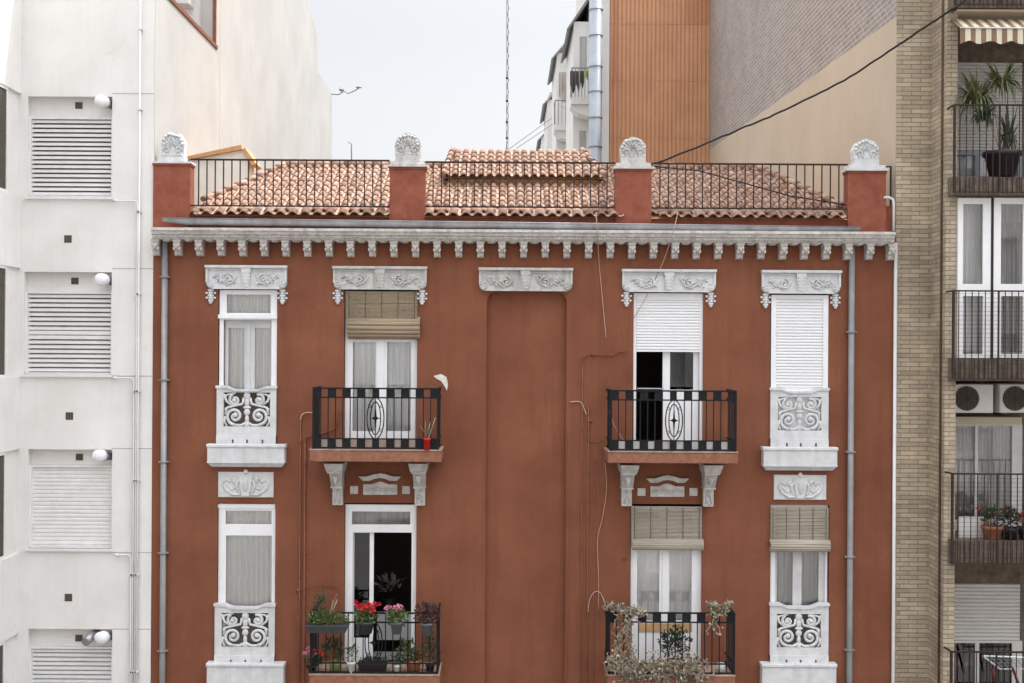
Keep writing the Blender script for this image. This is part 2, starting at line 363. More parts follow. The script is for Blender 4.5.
# rounded head of the recessed niche
X0, X1, Z0, Z1 = niche; r = .17
for sx, cx in ((1, X0+r), (-1, X1-r)):
    ex = X0 if sx == 1 else X1
    pts = [(ex, Z1)]+[(cx-sx*r*math.cos(a), Z1-r+r*math.sin(a)) for a in [PI/2*i/8 for i in range(9)]][::-1]
    b.prism(pts, .0005, .10)
b.build('wall', M['red'], red)
b = MB(); b.box(X0-.002, X1+.002, .10, .2, Z0, Z1+.002); b.build('niche_panel', M['red'], red)
b = MB(); b.box(XL, XL+.25, .28, 11, 0, ZTOP); b.box(XR-.25, XR, .28, 11, 0, ZTOP); b.box(XL, XR, 11, 11.25, 0, ZTOP)
b.build('rear_wall', M['lside'], red)
b = MB(); b.box(XL+.25, XR-.25, .28, 11, ZTOP-.2, ZTOP-.02); b.build('roof_slab', M['dark'], red)
b = MB(); b.box(XL+.25, XR-.25, .28, 11, V(500,680).z-.3, V(500,680).z-.15); b.build('floor_deck', M['dark'], red)
# fascia / attic wall behind gutter
b = MB(); b.box(XL, XR-.12, .02, .3, ZTOP, V(520, 216).z); b.build('attic_wall', M['redtrim'], red)
# low return at right end
b = MB(); b.pbox(885, 206, 892.5, 233, .05, .4); b.build('end_parapet', M['redtrim'], red)
# pillars with finials
def palmette(mb, cx, zb, w, h, y0, y1, style=0):
    n = 26; pts = []
    for i in range(n+1):
        a = PI*i/n; k = 1+.055*abs(math.sin(a*4.5))+(.0 if style else .05*math.exp(-((a-PI/2)/.2)**2))
        pts.append((cx+w/2*math.cos(a)*k, zb+h*.42+h*.56*math.sin(a)*k))
    pts = [(cx+w*.5, zb)]+pts+[(cx-w*.5, zb)]
    mb.prism(pts, y0, y1)
    rr_ = random.Random(int(cx*100))
    for i in range(9):                                  # acanthus lobes, each a cluster of curled leaf tips
        a = PI*(i+.5)/9; L_ = rr_.uniform(.36, .44); e = Vector((cx+w*L_*math.cos(a)*1.02, y0, zb+h*.42+h*(L_+.06)*math.sin(a)))
        mb.ball(e, w*rr_.uniform(.075,.10), rr_.uniform(.03,.05), w*rr_.uniform(.06,.09), 7, 5)
        m_ = Vector((cx, y0, zb+h*.36)).lerp(e, .62)+Vector((rr_.uniform(-.01,.01), -.006, 0)); mb.tube([Vector((cx, y0, zb+h*.30)).lerp(e, .25), m_, e], w*.034, 5, taper=1.5)
    for i in range(26):
        a = rr_.uniform(0, PI); q = rr_.uniform(.12, .40)
        mb.ball((cx+w*q*math.cos(a), y0, zb+h*.34+h*q*math.sin(a)), w*rr_.uniform(.03,.055), rr_.uniform(.015,.04), w*rr_.uniform(.03,.05), 6, 4)
    for s_ in (-1, 1):
        pts = []
        for i in range(15):
            a = i*.5; rr = w*.15*(1-i/18); pts.append((cx+s_*(w*.26+rr*math.cos(a)), y0-.012, zb+h*.26+rr*math.sin(a)))
        mb.tube(pts, w*.036, 5)
    for i in range(6): mb.ball((cx+(i-2.5)*w*.165, y0, zb+h*.06), w*.06, .03, w*.07, 8, 5)
PIL = [(152.5,190,163.5,226, 162.5,187.5,131), (389.5,425,167,217, 390.5,426,133), (615.5,651.5,169,218, 616,650,137), (848,886,171,233, 849,885,139)]
for i, (x0, x1, y0, y1, a, c_, t) in enumerate(PIL):
    b = MB(); X0, X1, Z0, Z1 = RC(x0, y0, x1, y1, -.03)
    if i == 0: X0 = XL
    b.box(X0, X1, -.03, .24, min(Z0, ZTOP), Z1-.035); b.box(X0-.012, X1+.012, -.045, .255, Z1-.035, Z1)
    p = b.build('pillar', M['redtrim'], red)
    b = MB(); cx = (X0+X1)/2; hw = (X1-X0)/2
    zt = V((a+c_)/2, t, 0).z; base = Z1
    if i == 0:
        b.box(cx-hw-.0, cx+hw+.02, -.06, .26, base+.001, base+.035)
        b.box(cx-.20, cx+.20, -.01, .22, base+.036, base+.12); palmette(b, cx, base+.12, .38, zt-base-.12, .02, .2, 1)
    else:
        b.box(cx-hw-.035, cx+hw+.035, -.075, .28, base+.001, base+.04)
        b.box(cx-hw+.01, cx+hw-.01, -.03, .24, base+.041, base+.10)
        b.box(cx-.205, cx+.205, -.01, .22, base+.101, base+.20); palmette(b, cx, base+.20, .42, zt-base-.20, .03, .2)
    b.build('finial', M['paintstone' if i in (0, 3) else 'stone'], p)
# cornice
P = -.34
CX0, CX1 = V(150.5, 236, P).x, V(896, 236, P).x
z1 = V(520, 229.5, P).z; z0 = V(520, 240.8, P).z; hh = z1-z0
prof = [(.0, z1+.02), (P+.0, z1-.0), (P, z1-.045), (P+.035, z1-.05), (P+.045, z1-.10), (P+.075, z1-.115), (P+.08, z1-.165), (P+.11, z1-.17), (P+.115, z0), (0, z0)]
b = MB(); b.sweep_x(prof, CX0, CX1)
x = CX0+.05
while x < CX1-.05:                                      # carved bead row
    b.ball((x, P+.06, z1-.14), .016, .018, .02, 6, 4); x += .042
b.build('cornice', M['corn'], red)
mod0 = None
NM = 35; mx0 = V(158.5, 250).x; mx1 = V(888.5, 250).x; zm1 = z0; zm0 = V(520, 257.6, -.13).z
def modillion_mesh(cx):
    b = MB(); w_ = .052; h = zm1-zm0
    prof = [(0, zm1), (P+.13, zm1), (P+.12, zm1-h*.35), (P+.15, zm1-h*.5), (P+.16, zm1-h*.66), (P+.20, zm1-h*.72), (P+.20, zm1-h*.95), (P+.24, zm0), (0, zm0)]
    b.prism(prof, cx-w_, cx+w_, 'x')
    b.box(cx-w_-.014, cx+w_+.014, P+.118, 0, zm1-h*.14, zm1-.001)
    for s_ in (-1, 1):
        b.ball((cx+s_*.03, P+.125, zm1-h*.32), .03, .024, .045, 8, 5)
        b.ball((cx+s_*.04, P+.145, zm1-h*.55), .027, .02, .035, 8, 5)
    b.ball((cx, P+.12, zm1-h*.42), .022, .025, .05, 8, 5); b.ball((cx, P+.20, zm1-h*.84), .05, .016, .025, 8, 5)
    return b
src = modillion_mesh(mx0).build('modillion', M['corn'], red)
for i in range(1, NM):
    o = src.copy(); C.objects.link(o); o.parent = red
    o.location = src.location+Vector(((mx1-mx0)*i/(NM-1), 0, (R.uniform(-.004,.004))))
for i in range(NM-1):                                  # small lobes between modillions
    b = MB(); cx = mx0+(mx1-mx0)*(i+.5)/(NM-1); b.ball((cx, -.12, z0), .085, .10, .035, 12, 6); b.build('rosette', M['corn'], red)
# gutter
gl, gr = V(163, 221.5, -.15), V(860, 230.5, -.15); rg = .075
b = MB(); b.smooth = True
n0 = 24
for t0, t1, k0, k1 in ((.035, .965, 1, 1), (0, .035, .55, 1), (.965, 1, 1, .5)):
    for q in range(10):
        a0 = PI+PI*q/10; a1 = PI+PI*(q+1)/10
        pa, pb = gl.lerp(gr, t0), gl.lerp(gr, t1)
        def g(p, a, k): return (p.x, p.y+rg*k*math.cos(a), p.z+.05+rg*k*1.35*math.sin(a))
        b.quad(g(pa, a0, k0), g(pa, a1, k0), g(pb, a1, k1), g(pb, a0, k1))
b.smooth = False
b.tube([gl+Vector((0,-.075,.05)), gr+Vector((0,-.075,.05))], .011, 6)
for i in range(11):
    p = gl.lerp(gr, .09+i*.0875)
    b.tube([(p.x+j*.0, p.y+(rg+.003)*math.cos(a), p.z+.05+(rg*1.35+.003)*math.sin(a)) for j, a in enumerate([PI+PI*q/8 for q in range(9)])], .007, 4)
gut = b.build('gutter', M['zinc'], red)
# downpipes
def pipe(px0, py0, px1, py1, r, Y, name, m, clamps=(), parent=red):
    b = MB(); p0, p1 = V(px0, py0, Y), V(px1, py1, Y); p1.x = p0.x if abs(px0-px1) < 8 and abs(py1-py0) > 60 else p1.x
    b.tube([p0, p1], r, 10)
    for cy in clamps:
        z = V(px0, cy, Y).z; b.tube([(p0.x, Y, z-.012), (p0.x, Y, z+.012)], r*1.25, 10); b.box(p0.x-r*1.9, p0.x+r*1.9, Y-.01, 0, z-.008, z+.008)
    return b.build(name, m, parent)
for px, cl in ((165, (277,380,462,553,651)), (852, (332,452,557,650))):
    p = V(px, 240, -.07)
    b = MB(); b.tube([p, (p.x, p.y, 0.2)], .05, 12)
    for cy in cl:
        z = V(px, cy, -.07).z; b.tube([(p.x, -.07, z-.02), (p.x, -.07, z+.02)], .06, 12); b.box(p.x-.085, p.x+.085, -.09, 0, z-.01, z+.01)
    b.build('downpipe', M['pipegrey'], red)
# white pipe on the right edge
p = V(893.5, 210, -.05)
b = MB(); b.tube([V(884, 197.5, -.05), V(889.5, 197.5, -.05), V(893, 199.5, -.05), V(893.8, 204, -.05), V(893.8, 231, -.05)], .022, 8); b.build('vent_pipe', M['whitepipe'], red)
xx = V(894.5, 450, -.04).x
b = MB(); b.tube([(xx, -.04, V(894, 243).z), (xx, -.04, .2)], .03, 10); b.build('vent_pipe', M['whitepipe'], red)

# roof terrace railing
def rail_bar(b, p0, p1, t):                             # square bar
    p0, p1 = Vector(p0), Vector(p1); b.tube([p0, p1], t*.707, 4)
YR = -.02
for (a, c_, yt, yb) in ((190.5, 389.5, 159.5, 205.5), (425, 615.5, 162, 206.5), (651.5, 847.5, 163.5, 208)):
    b = MB(); n = round((c_-a)/8.45)
    P0, P1 = V(a, yt, YR), V(c_, yt+1.2, YR); Q0, Q1 = V(a, yb, YR), V(c_, yb+1.2, YR)
    b.box(P0.x, P1.x, YR-.02, YR+.02, (P0.z+P1.z)/2-.013, (P0.z+P1.z)/2+.013)
    b.box(P0.x, P1.x, YR-.012, YR+.012, (Q0.z+Q1.z)/2-.012, (Q0.z+Q1.z)/2+.012)
    for i in range(1, n):
        x = P0.x+(P1.x-P0.x)*i/n
        b.box(x-.0095, x+.0095, YR-.0095, YR+.0095, Q0.z-.01, P0.z-.012)
    b.build('roof_railing', M['rustiron'], red)
b = MB(); X0, X1, Z0, Z1 = RC(886, 166, 891.5, 208, .1)
b.box(X0, X1, .09, .12, Z1-.02, Z1); b.box(X1-.025, X1, .09, .12, Z0, Z1-.02); b.box(X0, X1-.026, .09, .12, Z0+.0, Z0+.02); b.build('roof_railing', M['rustiron'], red)

# roof: real clay tiles
PX = [RC(p[0]-1, p[2], p[1]+1, p[3], 0)[:2] for p in PIL]
def off_pillar(x, y): return y < .25 and any(a < x < b_ for a, b_ in PX)
def tile_field(b, x0, x1, ye, ze, slope, length, pitch, row, inside, lift=.0):
    ct, st = math.cos(slope), math.sin(slope)
    nr = int(round(length/row)); nc = int(round((x1-x0)/pitch)); S = 7
    def pt(x, u, h): return (x, ye+u*ct-h*st, ze+u*st+h*ct)
    for r_ in range(nr):
        for c_ in range(nc):
            cx = x0+(c_+.5)*pitch
            if not inside(cx, (r_+.5)*row/length): continue
            if off_pillar(cx, ye+r_*row*ct): continue
            j = R.uniform(-.003, .003); dj = R.uniform(-.008, .008)
            u0 = r_*row-.02+dj; u1 = (r_+1)*row+.015
            # cover tile (arch) and pan (trough) in one piece
            prof = []
            for k in range(S+1):
                t = k/S; prof.append((cx+j+(t-.5)*pitch*.70, pitch*.22*math.sin(PI*t)**.85+.006))
            n = len(b.v); sm = b.smooth; b.smooth = True
            for (x, h) in prof: b.v.append(pt(x, u0, h*1.08+.020+lift))
            for (x, h) in prof: b.v.append(pt(cx+(x-cx)*.93, u1, h*.92+.002+lift))
            for (x, h) in prof: b.v.append(pt(x, u0+.002, h*1.08+.004+lift-.004))
            for k in range(S):
                b.face((n+k, n+k+1, n+S+1+k+1, n+S+1+k))
            b.smooth = False
            for k in range(S): b.face((n+k+1, n+k, n+2*S+2+k, n+2*S+2+k+1))
            b.smooth = True
            # pan
            n = len(b.v); cx2 = cx+pitch/2
            for u, l in ((u0+.03, .012), (u1, .0)):
                for k in range(5):
                    t = k/4; b.v.append(pt(cx2+(t-.5)*pitch*.62, u, .012-.028*math.sin(PI*t)+l+lift))
            for k in range(4): b.face((n+k, n+k+1, n+5+k+1, n+5+k))
            b.smooth = sm
def ridge_tiles(b, p0, p1, r, n):
    p0, p1 = Vector(p0), Vector(p1)
    for i in range(n):
        a = p0.lerp(p1, i/n); c_ = p0.lerp(p1, (i+1.12)/n); j = Vector((0, R.uniform(-.006,.006), R.uniform(-.006,.006)))
        b.tube([a+j, c_+j+Vector((0,0,-.012))], r, 10, taper=.82)
SL = math.radians(25); YE = -.06
ZE = V(520, 214, YE).z-.03
EX0, EX1 = V(176, 210, YE).x, V(864, 210, YE).x
CX_0, CX_1 = V(193, 210, YE).x, V(850, 210, YE).x
LEN = 2.85; HL, HR = 1.35, 1.25
def hip_in(x, t):
    RX0, RX1 = EX0+HL, EX1-HR
    return max(EX0+(RX0-EX0)*t-.03, CX_0) < x < min(EX1+(RX1-EX1)*t+.03, CX_1)
b = MB(); tile_field(b, EX0, EX1, YE+.14*math.cos(SL), ZE+.14*math.sin(SL), SL, LEN-.14, .157, .271, hip_in)
tile_field(b, EX0, EX1, YE-.04, ZE-.02, SL, .36, .205, .36, lambda x, t: CX_0 < x < CX_1, .012)
yr, zr = YE+LEN*math.cos(SL), ZE+LEN*math.sin(SL)
b2 = MB()
ridge_tiles(b2, (EX0+HL, yr, zr+.03), (EX1-HR, yr, zr+.03), .075, 32)
def hp(t, l): 
    e, r_ = (EX0, EX0+HL) if l else (EX1, EX1-HR)
    return (e+(r_-e)*t, YE+(yr-YE)*t, ZE+(zr-ZE)*t+.045)
ridge_tiles(b2, hp(.17, 0), hp(1, 0), .065, 8); ridge_tiles(b2, hp(.22, 1), hp(1, 1), .05, 8)
roof = b.build('roof', M['tile'], red)
b2.build('ridge', M['tile'], roof)
b = MB()                                               # deck under the tiles
n = len(b.v)
b.v += [(EX0+.3, YE+.03, ZE-.03), (EX1-.2, YE+.03, ZE-.03), (EX1-HR, yr, zr-.03), (EX0+HL, yr, zr-.03), (EX1-.2, yr+2.6, ZE-.03), (EX0+.3, yr+2.6, ZE-.03)]
for q in ((0,1,2,3), (3,2,4,5), (1,4,2), (0,3,5)): b.face(q)
b.build('roof_deck', M['ochre'], roof)
# raised skylight roof
b = MB(); zz = V(520, 176.5, 1.4).z; XA, XB = V(445, 180, 1.4).x, V(599, 180, 1.4).x
def in2(x, t): return XA-.05+.12*t < x < XB+.12-.32*t
tile_field(b, XA-.06, XB+.14, 1.4, zz, math.radians(27), 1.5, .157, .25, in2)
dorm = b.build('raised_roof', M['tile'], red)
b = MB(); ye2 = 1.4; TL = 1.5; sl2 = math.radians(27)
ct2, st2 = TL*math.cos(sl2), TL*math.sin(sl2)
ridge_tiles(b, (XB+.12, ye2+.03, zz+.03), (XB-.22, ye2+ct2, zz+st2+.03), .06, 6)
b.build('ridge', M['tile'], dorm)
b = MB(); ridge_tiles(b, (XA-.04, ye2+.03, zz+.03), (XA+.08, ye2+ct2, zz+st2+.03), .06, 6)
b.build('ridge', M['tile'], dorm)
b = MB(); b.box(XA+.05, XB-.02, ye2+.15, ye2+2.2, zz-.6, zz-.03)
n = len(b.v); b.v += [(XA, ye2+.03, zz-.03), (XB+.1, ye2+.03, zz-.03), (XB-.22, ye2+ct2, zz-.03+st2), (XA+.08, ye2+ct2, zz-.03+st2), (XA+.08, ye2+2*ct2, zz-.03), (XB-.22, ye2+2*ct2, zz-.03)]
for q in ((0,1,2,3), (3,2,5,4), (0,3,4), (1,5,2)): b.face(tuple(n+i for i in q))
b.build('clerestory_wall', M['ochre'], dorm)
# stair bulkhead on the left
YB = 2.15
b = MB()
pk = V(243, 150, YB); l0 = V(186, 161, YB); r0 = V(249, 160, YB); lo = V(249, 205, YB)
b.prism([(l0.x, 14.0), (l0.x, l0.z), (pk.x, pk.z), (r0.x, r0.z), (lo.x, 14.0)], YB, 2.6)
bulk = b.build('stair_bulkhead', M['limewash'], red)
b = MB()
for p, q in ((l0+Vector((-.02,0,.0)), pk), (pk, r0+Vector((.07,0,-.12)))):
    d = (q-p).normalized(); nrm = Vector((-d.z, 0, d.x)); a_ = p+nrm*.0; 
    pts = [(p+nrm*.002), (q+nrm*.002), (q+nrm*.085), (p+nrm*.06)]
    b.prism([(v.x, v.z) for v in pts], YB-.08, 2.65)
b.build('bulkhead_roof', M['ochre'], bulk)

# ------------------------------------------------------------------ carved details
def scroll(b, cx, cz, r0, y, s_=1, a0=0, turns=1.4, tr=.012, n=22, shrink=.8, flat=1):
    pts = []
    for i in range(n):
        t = i/(n-1); a = a0+s_*turns*2*PI*t; rr = r0*(1-shrink*t); pts.append((cx+rr*math.cos(a), y, cz+rr*math.sin(a)*flat))
    b.tube(pts, tr, 5, taper=.75); b.ball(pts[-1], tr*1.6, tr*1.2, tr*1.6, 7, 4)
def lintel(x0, y0, x1, y1, drops=True, parent=red, name='lintel'):
    X0, X1, Z0, Z1 = RC(x0, y0, x1, y1, -.08); b = MB(); r = .11; y = -.08
    pts = [(X0, Z1), (X1, Z1)]+[(X1-r+r*math.cos(a), Z0+r-r*math.sin(a)) for a in [PI/2*i/5 for i in range(6)]]+[(X0+r-r*math.sin(a), Z0+r-r*math.cos(a)) for a in [PI/2*i/5 for i in range(6)]]
    b.prism(pts, y+.03, .0)
    w_, h = X1-X0, Z1-Z0; m_ = .035
    # border
    b.box(X0-.01, X1+.01, y-.035, 0, Z1-.03, Z1+.012); b.box(X0+.1, X1-.1, y+.012, y+.031, Z1-.075, Z1-.055)
    b.box(X0, X0+m_, y, y+.031, Z0+r, Z1-.031); b.box(X1-m_, X1, y, y+.031, Z0+r, Z1-.031); b.box(X0+r, X1-r, y, y+.031, Z0, Z0+.03)
    cx, cz = (X0+X1)/2, (Z0+Z1)/2-.02
    for s_ in (-1, 1):
        ex = cx+s_*(w_/2-.085)
        scroll(b, ex, Z0+.075, .055, y+.002, -s_, PI/2, 1.2, .017)
        scroll(b, cx+s_*w_*.21, cz-.01, h*.24, y+.008, s_, PI/2, 1.5, .017)
        scroll(b, cx+s_*w_*.335, cz+.01, h*.17, y+.010, -s_, -PI/2, 1.2, .015)
        b.tube([(cx+s_*w_*.12, y+.02, cz+.06), (cx+s_*w_*.17, y+.018, cz-.05), (cx+s_*w_*.24, y+.02, cz-h*.28), (cx+s_*w_*.30, y+.02, cz-.03), (cx+s_*w_*.36, y+.02, cz+h*.18), (cx+s_*w_*.41, y+.02, cz+.02)], .018, 5)
        for k in range(5):
            q = cx+s_*w_*(.15+.055*k); b.leaf((q, y+.005, cz+R.uniform(-.05,.05)), (R.uniform(-1,1), -.3, R.uniform(-1,1)), (0,-1,0), .07, .04)
            b.ball((q, y+.012, cz+R.uniform(-.08,.08)), .022, .020, .022, 6, 4); b.ball((q+.02, y+.015, cz+R.uniform(-.08,.08)), .02, .02, .014, 6, 4)
    b.frustum((cx-.05, cx+.05, Z0+.01), (cx-.085, cx+.085, Z1-.035), y+.0, 0, y-.025, 0)    # keystone
    for k in range(5):
        for s_ in (-1, 1): b.ball((cx+s_*(.022+.008*k), y-.004-.004*k, Z0+.05+k*(h-.1)/5), .018, .012, .022, 7, 4)
    L_ = b.build(name, M['stone'] if x0 > 300 and x0 < 600 else M['paintstone'], parent)
    if drops:
        for s_ in (-1, 1):
            ex = (X0+.075) if s_ < 0 else (X1-.075); b = MB()
            for k, (wd, dz) in enumerate(((.05, -.03), (.09, -.075), (.05, -.115), (.085, -.155), (.045, -.20), (.02, -.225))):
                b.ball((ex, -.03, Z0+dz), .03, .035, .028, 8, 5)
                for q_ in (-1, 1): b.ball((ex+q_*(wd-.022), -.02, Z0+dz+.008), .026, .03, .022, 8, 5)
            b.box(ex-.035, ex+.035, -.03, 0, Z0-.2, Z0)
            b.build('pendant_ornament', M['paintstone'], L_)
    return L_
def panel_pane(win, r, Y, g='glass'):
    X0, X1, Z0, Z1 = RC(*r, 0); b = MB(); b.box(X0-.01, X1+.01, Y, Y+.006, Z0-.01, Z1+.01); b.build('pane', M[g], win)
def frame(outer, panes, y0, y1, parent, name='window', m='white', g='glass'):
    b = MB(); b.plate(*RC(*outer), [RC(*p) for p in panes], y0, y1)
    o = b.build(name, M[m], parent)
    for p in panes:
        if g: panel_pane(o, p, (y0+y1)/2, g)
    return o
def curtain(rect, Y, label, m='curtain', folds=9, amp=.032, group=None, side=None):
    X0, X1, Z0, Z1 = RC(*rect); b = MB(); b.smooth = True; n = folds*8; n0 = len(b.v); ph = R.uniform(0, 6)
    for j in range(5):
        z = Z0+(Z1-Z0)*j/4
        for i in range(n+1):
            t = i/n; a = t*folds*2*PI+ph+.8*math.sin(t*9+ph)
            b.v.append((X0+(X1-X0)*t, Y+amp*math.sin(a)*(1.1-.15*j), z))
    for j in range(4):
        for i in range(n): k = n0+j*(n+1)+i; b.face((k, k+1, k+n+2, k+n+1))
    return tag(b.build('curtain', M[m], None, ((X0+X1)/2, Y, Z0)), label, 'curtain', group)
def sill(rect, parent):
    X0, X1, Z0, Z1 = RC(*rect, -.2); b = MB()
    b.bevbox(X0, X1, -.2, 0, Z1-.055, Z1, .012)
    b.box(X0+.015, X1-.015, -.18, 0, Z0+.10, Z1-.056)
    b.frustum((X0+.07, X1-.07, Z0), (X0+.02, X1-.02, Z0+.07), -.11, 0, -.175, 0); b.box(X0+.01, X1-.01, -.187, 0, Z0+.071, Z0+.099)
    return b.build('sill', M['paintstone'], parent)
def balustrade(x0, x1, yt, yb, hole, parent, back='concrete'):
    X0, X1, Z0, Z1 = RC(x0, yt, x1, yb, -.05); A0, A1, B0, B1 = RC(*hole, -.05); y0, y1 = -.05, .05
    b = MB(); w_ = X1-X0
    b.box(X0, A0, y0, y1, Z0, B1); b.box(A1, X1, y0, y1, Z0, B1); b.box(A0, A1, y0, y1, Z0, B0)
    top = [(X0, B1), (X1, B1), (X1, Z1), (X1-w_*.16, Z1), (X1-w_*.22, Z1-.03), (X1-w_*.30, Z1-.06), (X0+w_*.30, Z1-.06), (X0+w_*.22, Z1-.03), (X0+w_*.16, Z1), (X0, Z1)]
    b.prism(top, y0, y1)
    cap = [(X0-.015, Z1-.03), (X0-.015, Z1+.012), (X0+w_*.17, Z1+.012), (X0+w_*.24, Z1-.022), (X0+w_*.31, Z1-.045), (X1-w_*.31, Z1-.045), (X1-w_*.24, Z1-.022), (X1-w_*.17, Z1+.012), (X1+.015, Z1+.012), (X1+.015, Z1-.03),
           (X1-w_*.19, Z1-.03), (X1-w_*.26, Z1-.062), (X1-w_*.33, Z1-.08), (X0+w_*.33, Z1-.08), (X0+w_*.26, Z1-.062), (X0+w_*.19, Z1-.03)]
    b.prism(cap, y0-.025, y1+.02)
    b.box(X0+.0, X1-.0, y0-.02, y1, Z0, Z0+.14)
    b.mi = 1
    for fx in (.28, .52, .78): b.box(X0+w_*fx-.014, X0+w_*fx+.014, y0-.026, y0, Z0+.02, Z0+.075)
    b.mi = 0
    o = b.build('balustrade_panel', [M['paintstone'], M['dark']], parent)
    # pierced scrollwork
    b = MB(); cx = (A0+A1)/2; hw = (A1-A0)/2; hh_ = B1-B0; y = -.03
    for s_ in (-1, 1):
        lx = cx+s_*hw*.52
        scroll(b, lx, B0+hh_*.30, hh_*.255, y, s_, -PI/2, 1.55, .030, 30, .85)
        scroll(b, lx, B0+hh_*.78, hh_*.17, y, -s_, PI/2+.4, 1.3, .027, 26, .85)
        b.tube([(cx+s_*.02, y, B0+hh_*.1), (cx+s_*hw*.25, y, B0+hh_*.03), (lx, y, B0+hh_*.04)], .024, 6)
        b.tube([(cx+s_*hw*.93, y, B0+hh_*.34), (cx+s_*hw*.85, y, B0+hh_*.55), (cx+s_*hw*.6, y, B0+hh_*.6), (cx+s_*hw*.2, y, B0+hh_*.66), (cx+s_*hw*.14, y, B0+hh_*.84)], .024, 6)
        b.tube([(cx+s_*hw*.62, y, B0+hh_*.6), (cx+s_*hw*.9, y, B0+hh_*.75), (cx+s_*hw*.98, y, B0+hh_*.95)], .022, 6)
        b.tube([(cx+s_*hw*.5, y, B0+hh_*.98), (cx+s_*hw*.85, y, B0+hh_*.93), (cx+s_*hw, y, B0+hh_*.8)], .018, 6)
        b.tube([(cx+s_*hw*.93, y, B0+hh_*.3), (cx+s_*hw*.98, y, B0+hh_*.15), (cx+s_*hw*.85, y, B0)], .022, 6)
        b.ball((cx+s_*hw*.9, y, B0+hh_*.5), .03, .02, .03, 8, 5)
    for k, (wd, fz, hz) in enumerate(((.05,.06,.07), (.035,.22,.07), (.055,.42,.06), (.07,.56,.03), (.045,.7,.08), (.06,.9,.07))):
        b.ball((cx, y, B0+hh_*fz), wd, .028, hz, 10, 6)
    b.build('scroll_grille', M['paintstone'], parent)
    b = MB(); b.box(X0+.02, X1-.02, .06, .07, Z0, B1+.02); b.build('panel_backing', M[back], parent)
    return o
def relief(rect, parent=red):
    X0, X1, Z0, Z1 = RC(*rect, -.03); b = MB(); y = -.03
    b.bevbox(X0, X1, y, 0, Z0, Z1, .01); cx, cz, w_, h = (X0+X1)/2, (Z0+Z1)/2, X1-X0, Z1-Z0
    b.frustum((cx-.06, cx+.06, Z0+.03), (cx-.12, cx+.12, Z1-.05), y-.03, 0, y-.02, 0)
    b.ball((cx, y, Z1-.0), .04, .03, .045, 8, 6); b.ball((cx, y-.02, cz), .05, .03, .13, 8, 6)
    for s_ in (-1, 1):
        b.tube([(cx+s_*.08, y, Z0+.05), (cx+s_*w_*.22, y-.016, Z0+.05), (cx+s_*w_*.36, y, Z0+h*.3), (cx+s_*w_*.42, y, cz+h*.05), (cx+s_*w_*.36, y, cz+h*.2), (cx+s_*w_*.28, y, cz+h*.08)], .026, 6, taper=.6)
        b.tube([(cx+s_*.10, y, cz+h*.25), (cx+s_*w_*.17, y-.016, cz), (cx+s_*w_*.14, y, Z0+h*.25), (cx+s_*.08, y, Z0+h*.15)], .022, 6)
        scroll(b, cx+s_*w_*.20, cz+h*.18, h*.12, y-.012, s_, 0, 1.2, .018)
        b.tube([(cx+s_*w_*.18, y, cz-h*.1), (cx+s_*w_*.26, y, cz-h*.2), (cx+s_*w_*.32, y, cz)], .018, 5)
    return b.build('relief_panel', M['paintstone'], parent)

lintel(205.5, 266, 286.5, 289); lintel(333, 267, 426.5, 289.5); lintel(479, 268.5, 572.5, 291, False); lintel(622.5, 270, 716, 292); lintel(762, 271, 841, 293.5)

# --- upper left window
w1 = frame((219,290,276.5,444), [(226.5,294.5,270.5,313), (223,320,271,430)], .02, .07, red)
bpy.data.objects.remove([c for c in w1.children][-1])
b = MB(); b.pbox(218, 314.5, 277, 318.5, -.03, .02); b.build('transom_ledge', M['white'], w1)
frame_in = MB(); frame_in.plate(*RC(224, 320, 271, 430), [RC(227, 328, 243, 425), RC(253.5, 328, 269.5, 425)], .09, .13)
fi = frame_in.build('casement', M['greyframe'], w1)
for r_ in ((227,328,243,425), (253.5,328,269.5,425)): panel_pane(w1, r_, .11)
b = MB(); b.pbox(246.5, 322, 250, 430, .075, .09); b.build('centre_stile', M['greyframe'], w1)
balustrade(216.5, 276, 386.5, 444, (223.5,392.5,270,426.5), w1)
sill((206,444.5,285,467.5), w1); relief((218,472,273.5,497.5))
curtain((222,293,274,440), .15, 'pleated grey white curtain behind the upper left window beside the drainpipe', 'curtain', 9)
# --- lower left window
w2 = frame((217.5,504,275,664), [(225,511,271,524.5), (225,536,271,645)], .05, .10, red)
b = MB(); b.pbox(217.5, 504, 275, 508, .03, .05); b.build('frame_head', M['white'], w2)
balustrade(214.5, 274.5, 604.5, 664, (221.5,613,268.5,647), w2)
sill((205.5,664,284,690), w2)
curtain((221,508,273,660), .145, 'pleated pale curtain filling the lower left window of the red building', 'curtain', 10)
# --- upper right window with white shutter
w3 = frame((771,295,828,447), [(776,298,823,440)], .0, .06, red, g=None)
def shutter(rect, Y, parent, name='roller_shutter', pitch=.05, m='shutter', gap=.006, dep=.014, bottom=True):
    X0, X1, Z0, Z1 = RC(*rect); b = MB(); n = max(1, round((Z1-Z0)/pitch)); h = (Z1-Z0)/n
    for i in range(n):
        z = Z0+i*h
        b.prism([(Y, z+gap), (Y-dep, z+h*.35), (Y-dep, z+h*.75), (Y, z+h), (Y+.012, z+h), (Y+.012, z)], X0, X1, 'x')
    if bottom: b.box(X0, X1, Y-.012, Y+.02, Z0-.03, Z0)
    return b.build(name, M[m], parent)
shutter((775.5,297,824,385.5), .03, w3)
b = MB(); b.pbox(776, 386, 824, 446, .045, .05); b.build('lower_pane', M['curtain2'], w3)
balustrade(770.5, 828.5, 388.5, 447.5, (778,397,821.5,430.5), w3, 'greyframe')
sill((763,447.5,838.5,471), w3); relief((774,475,826.5,500))
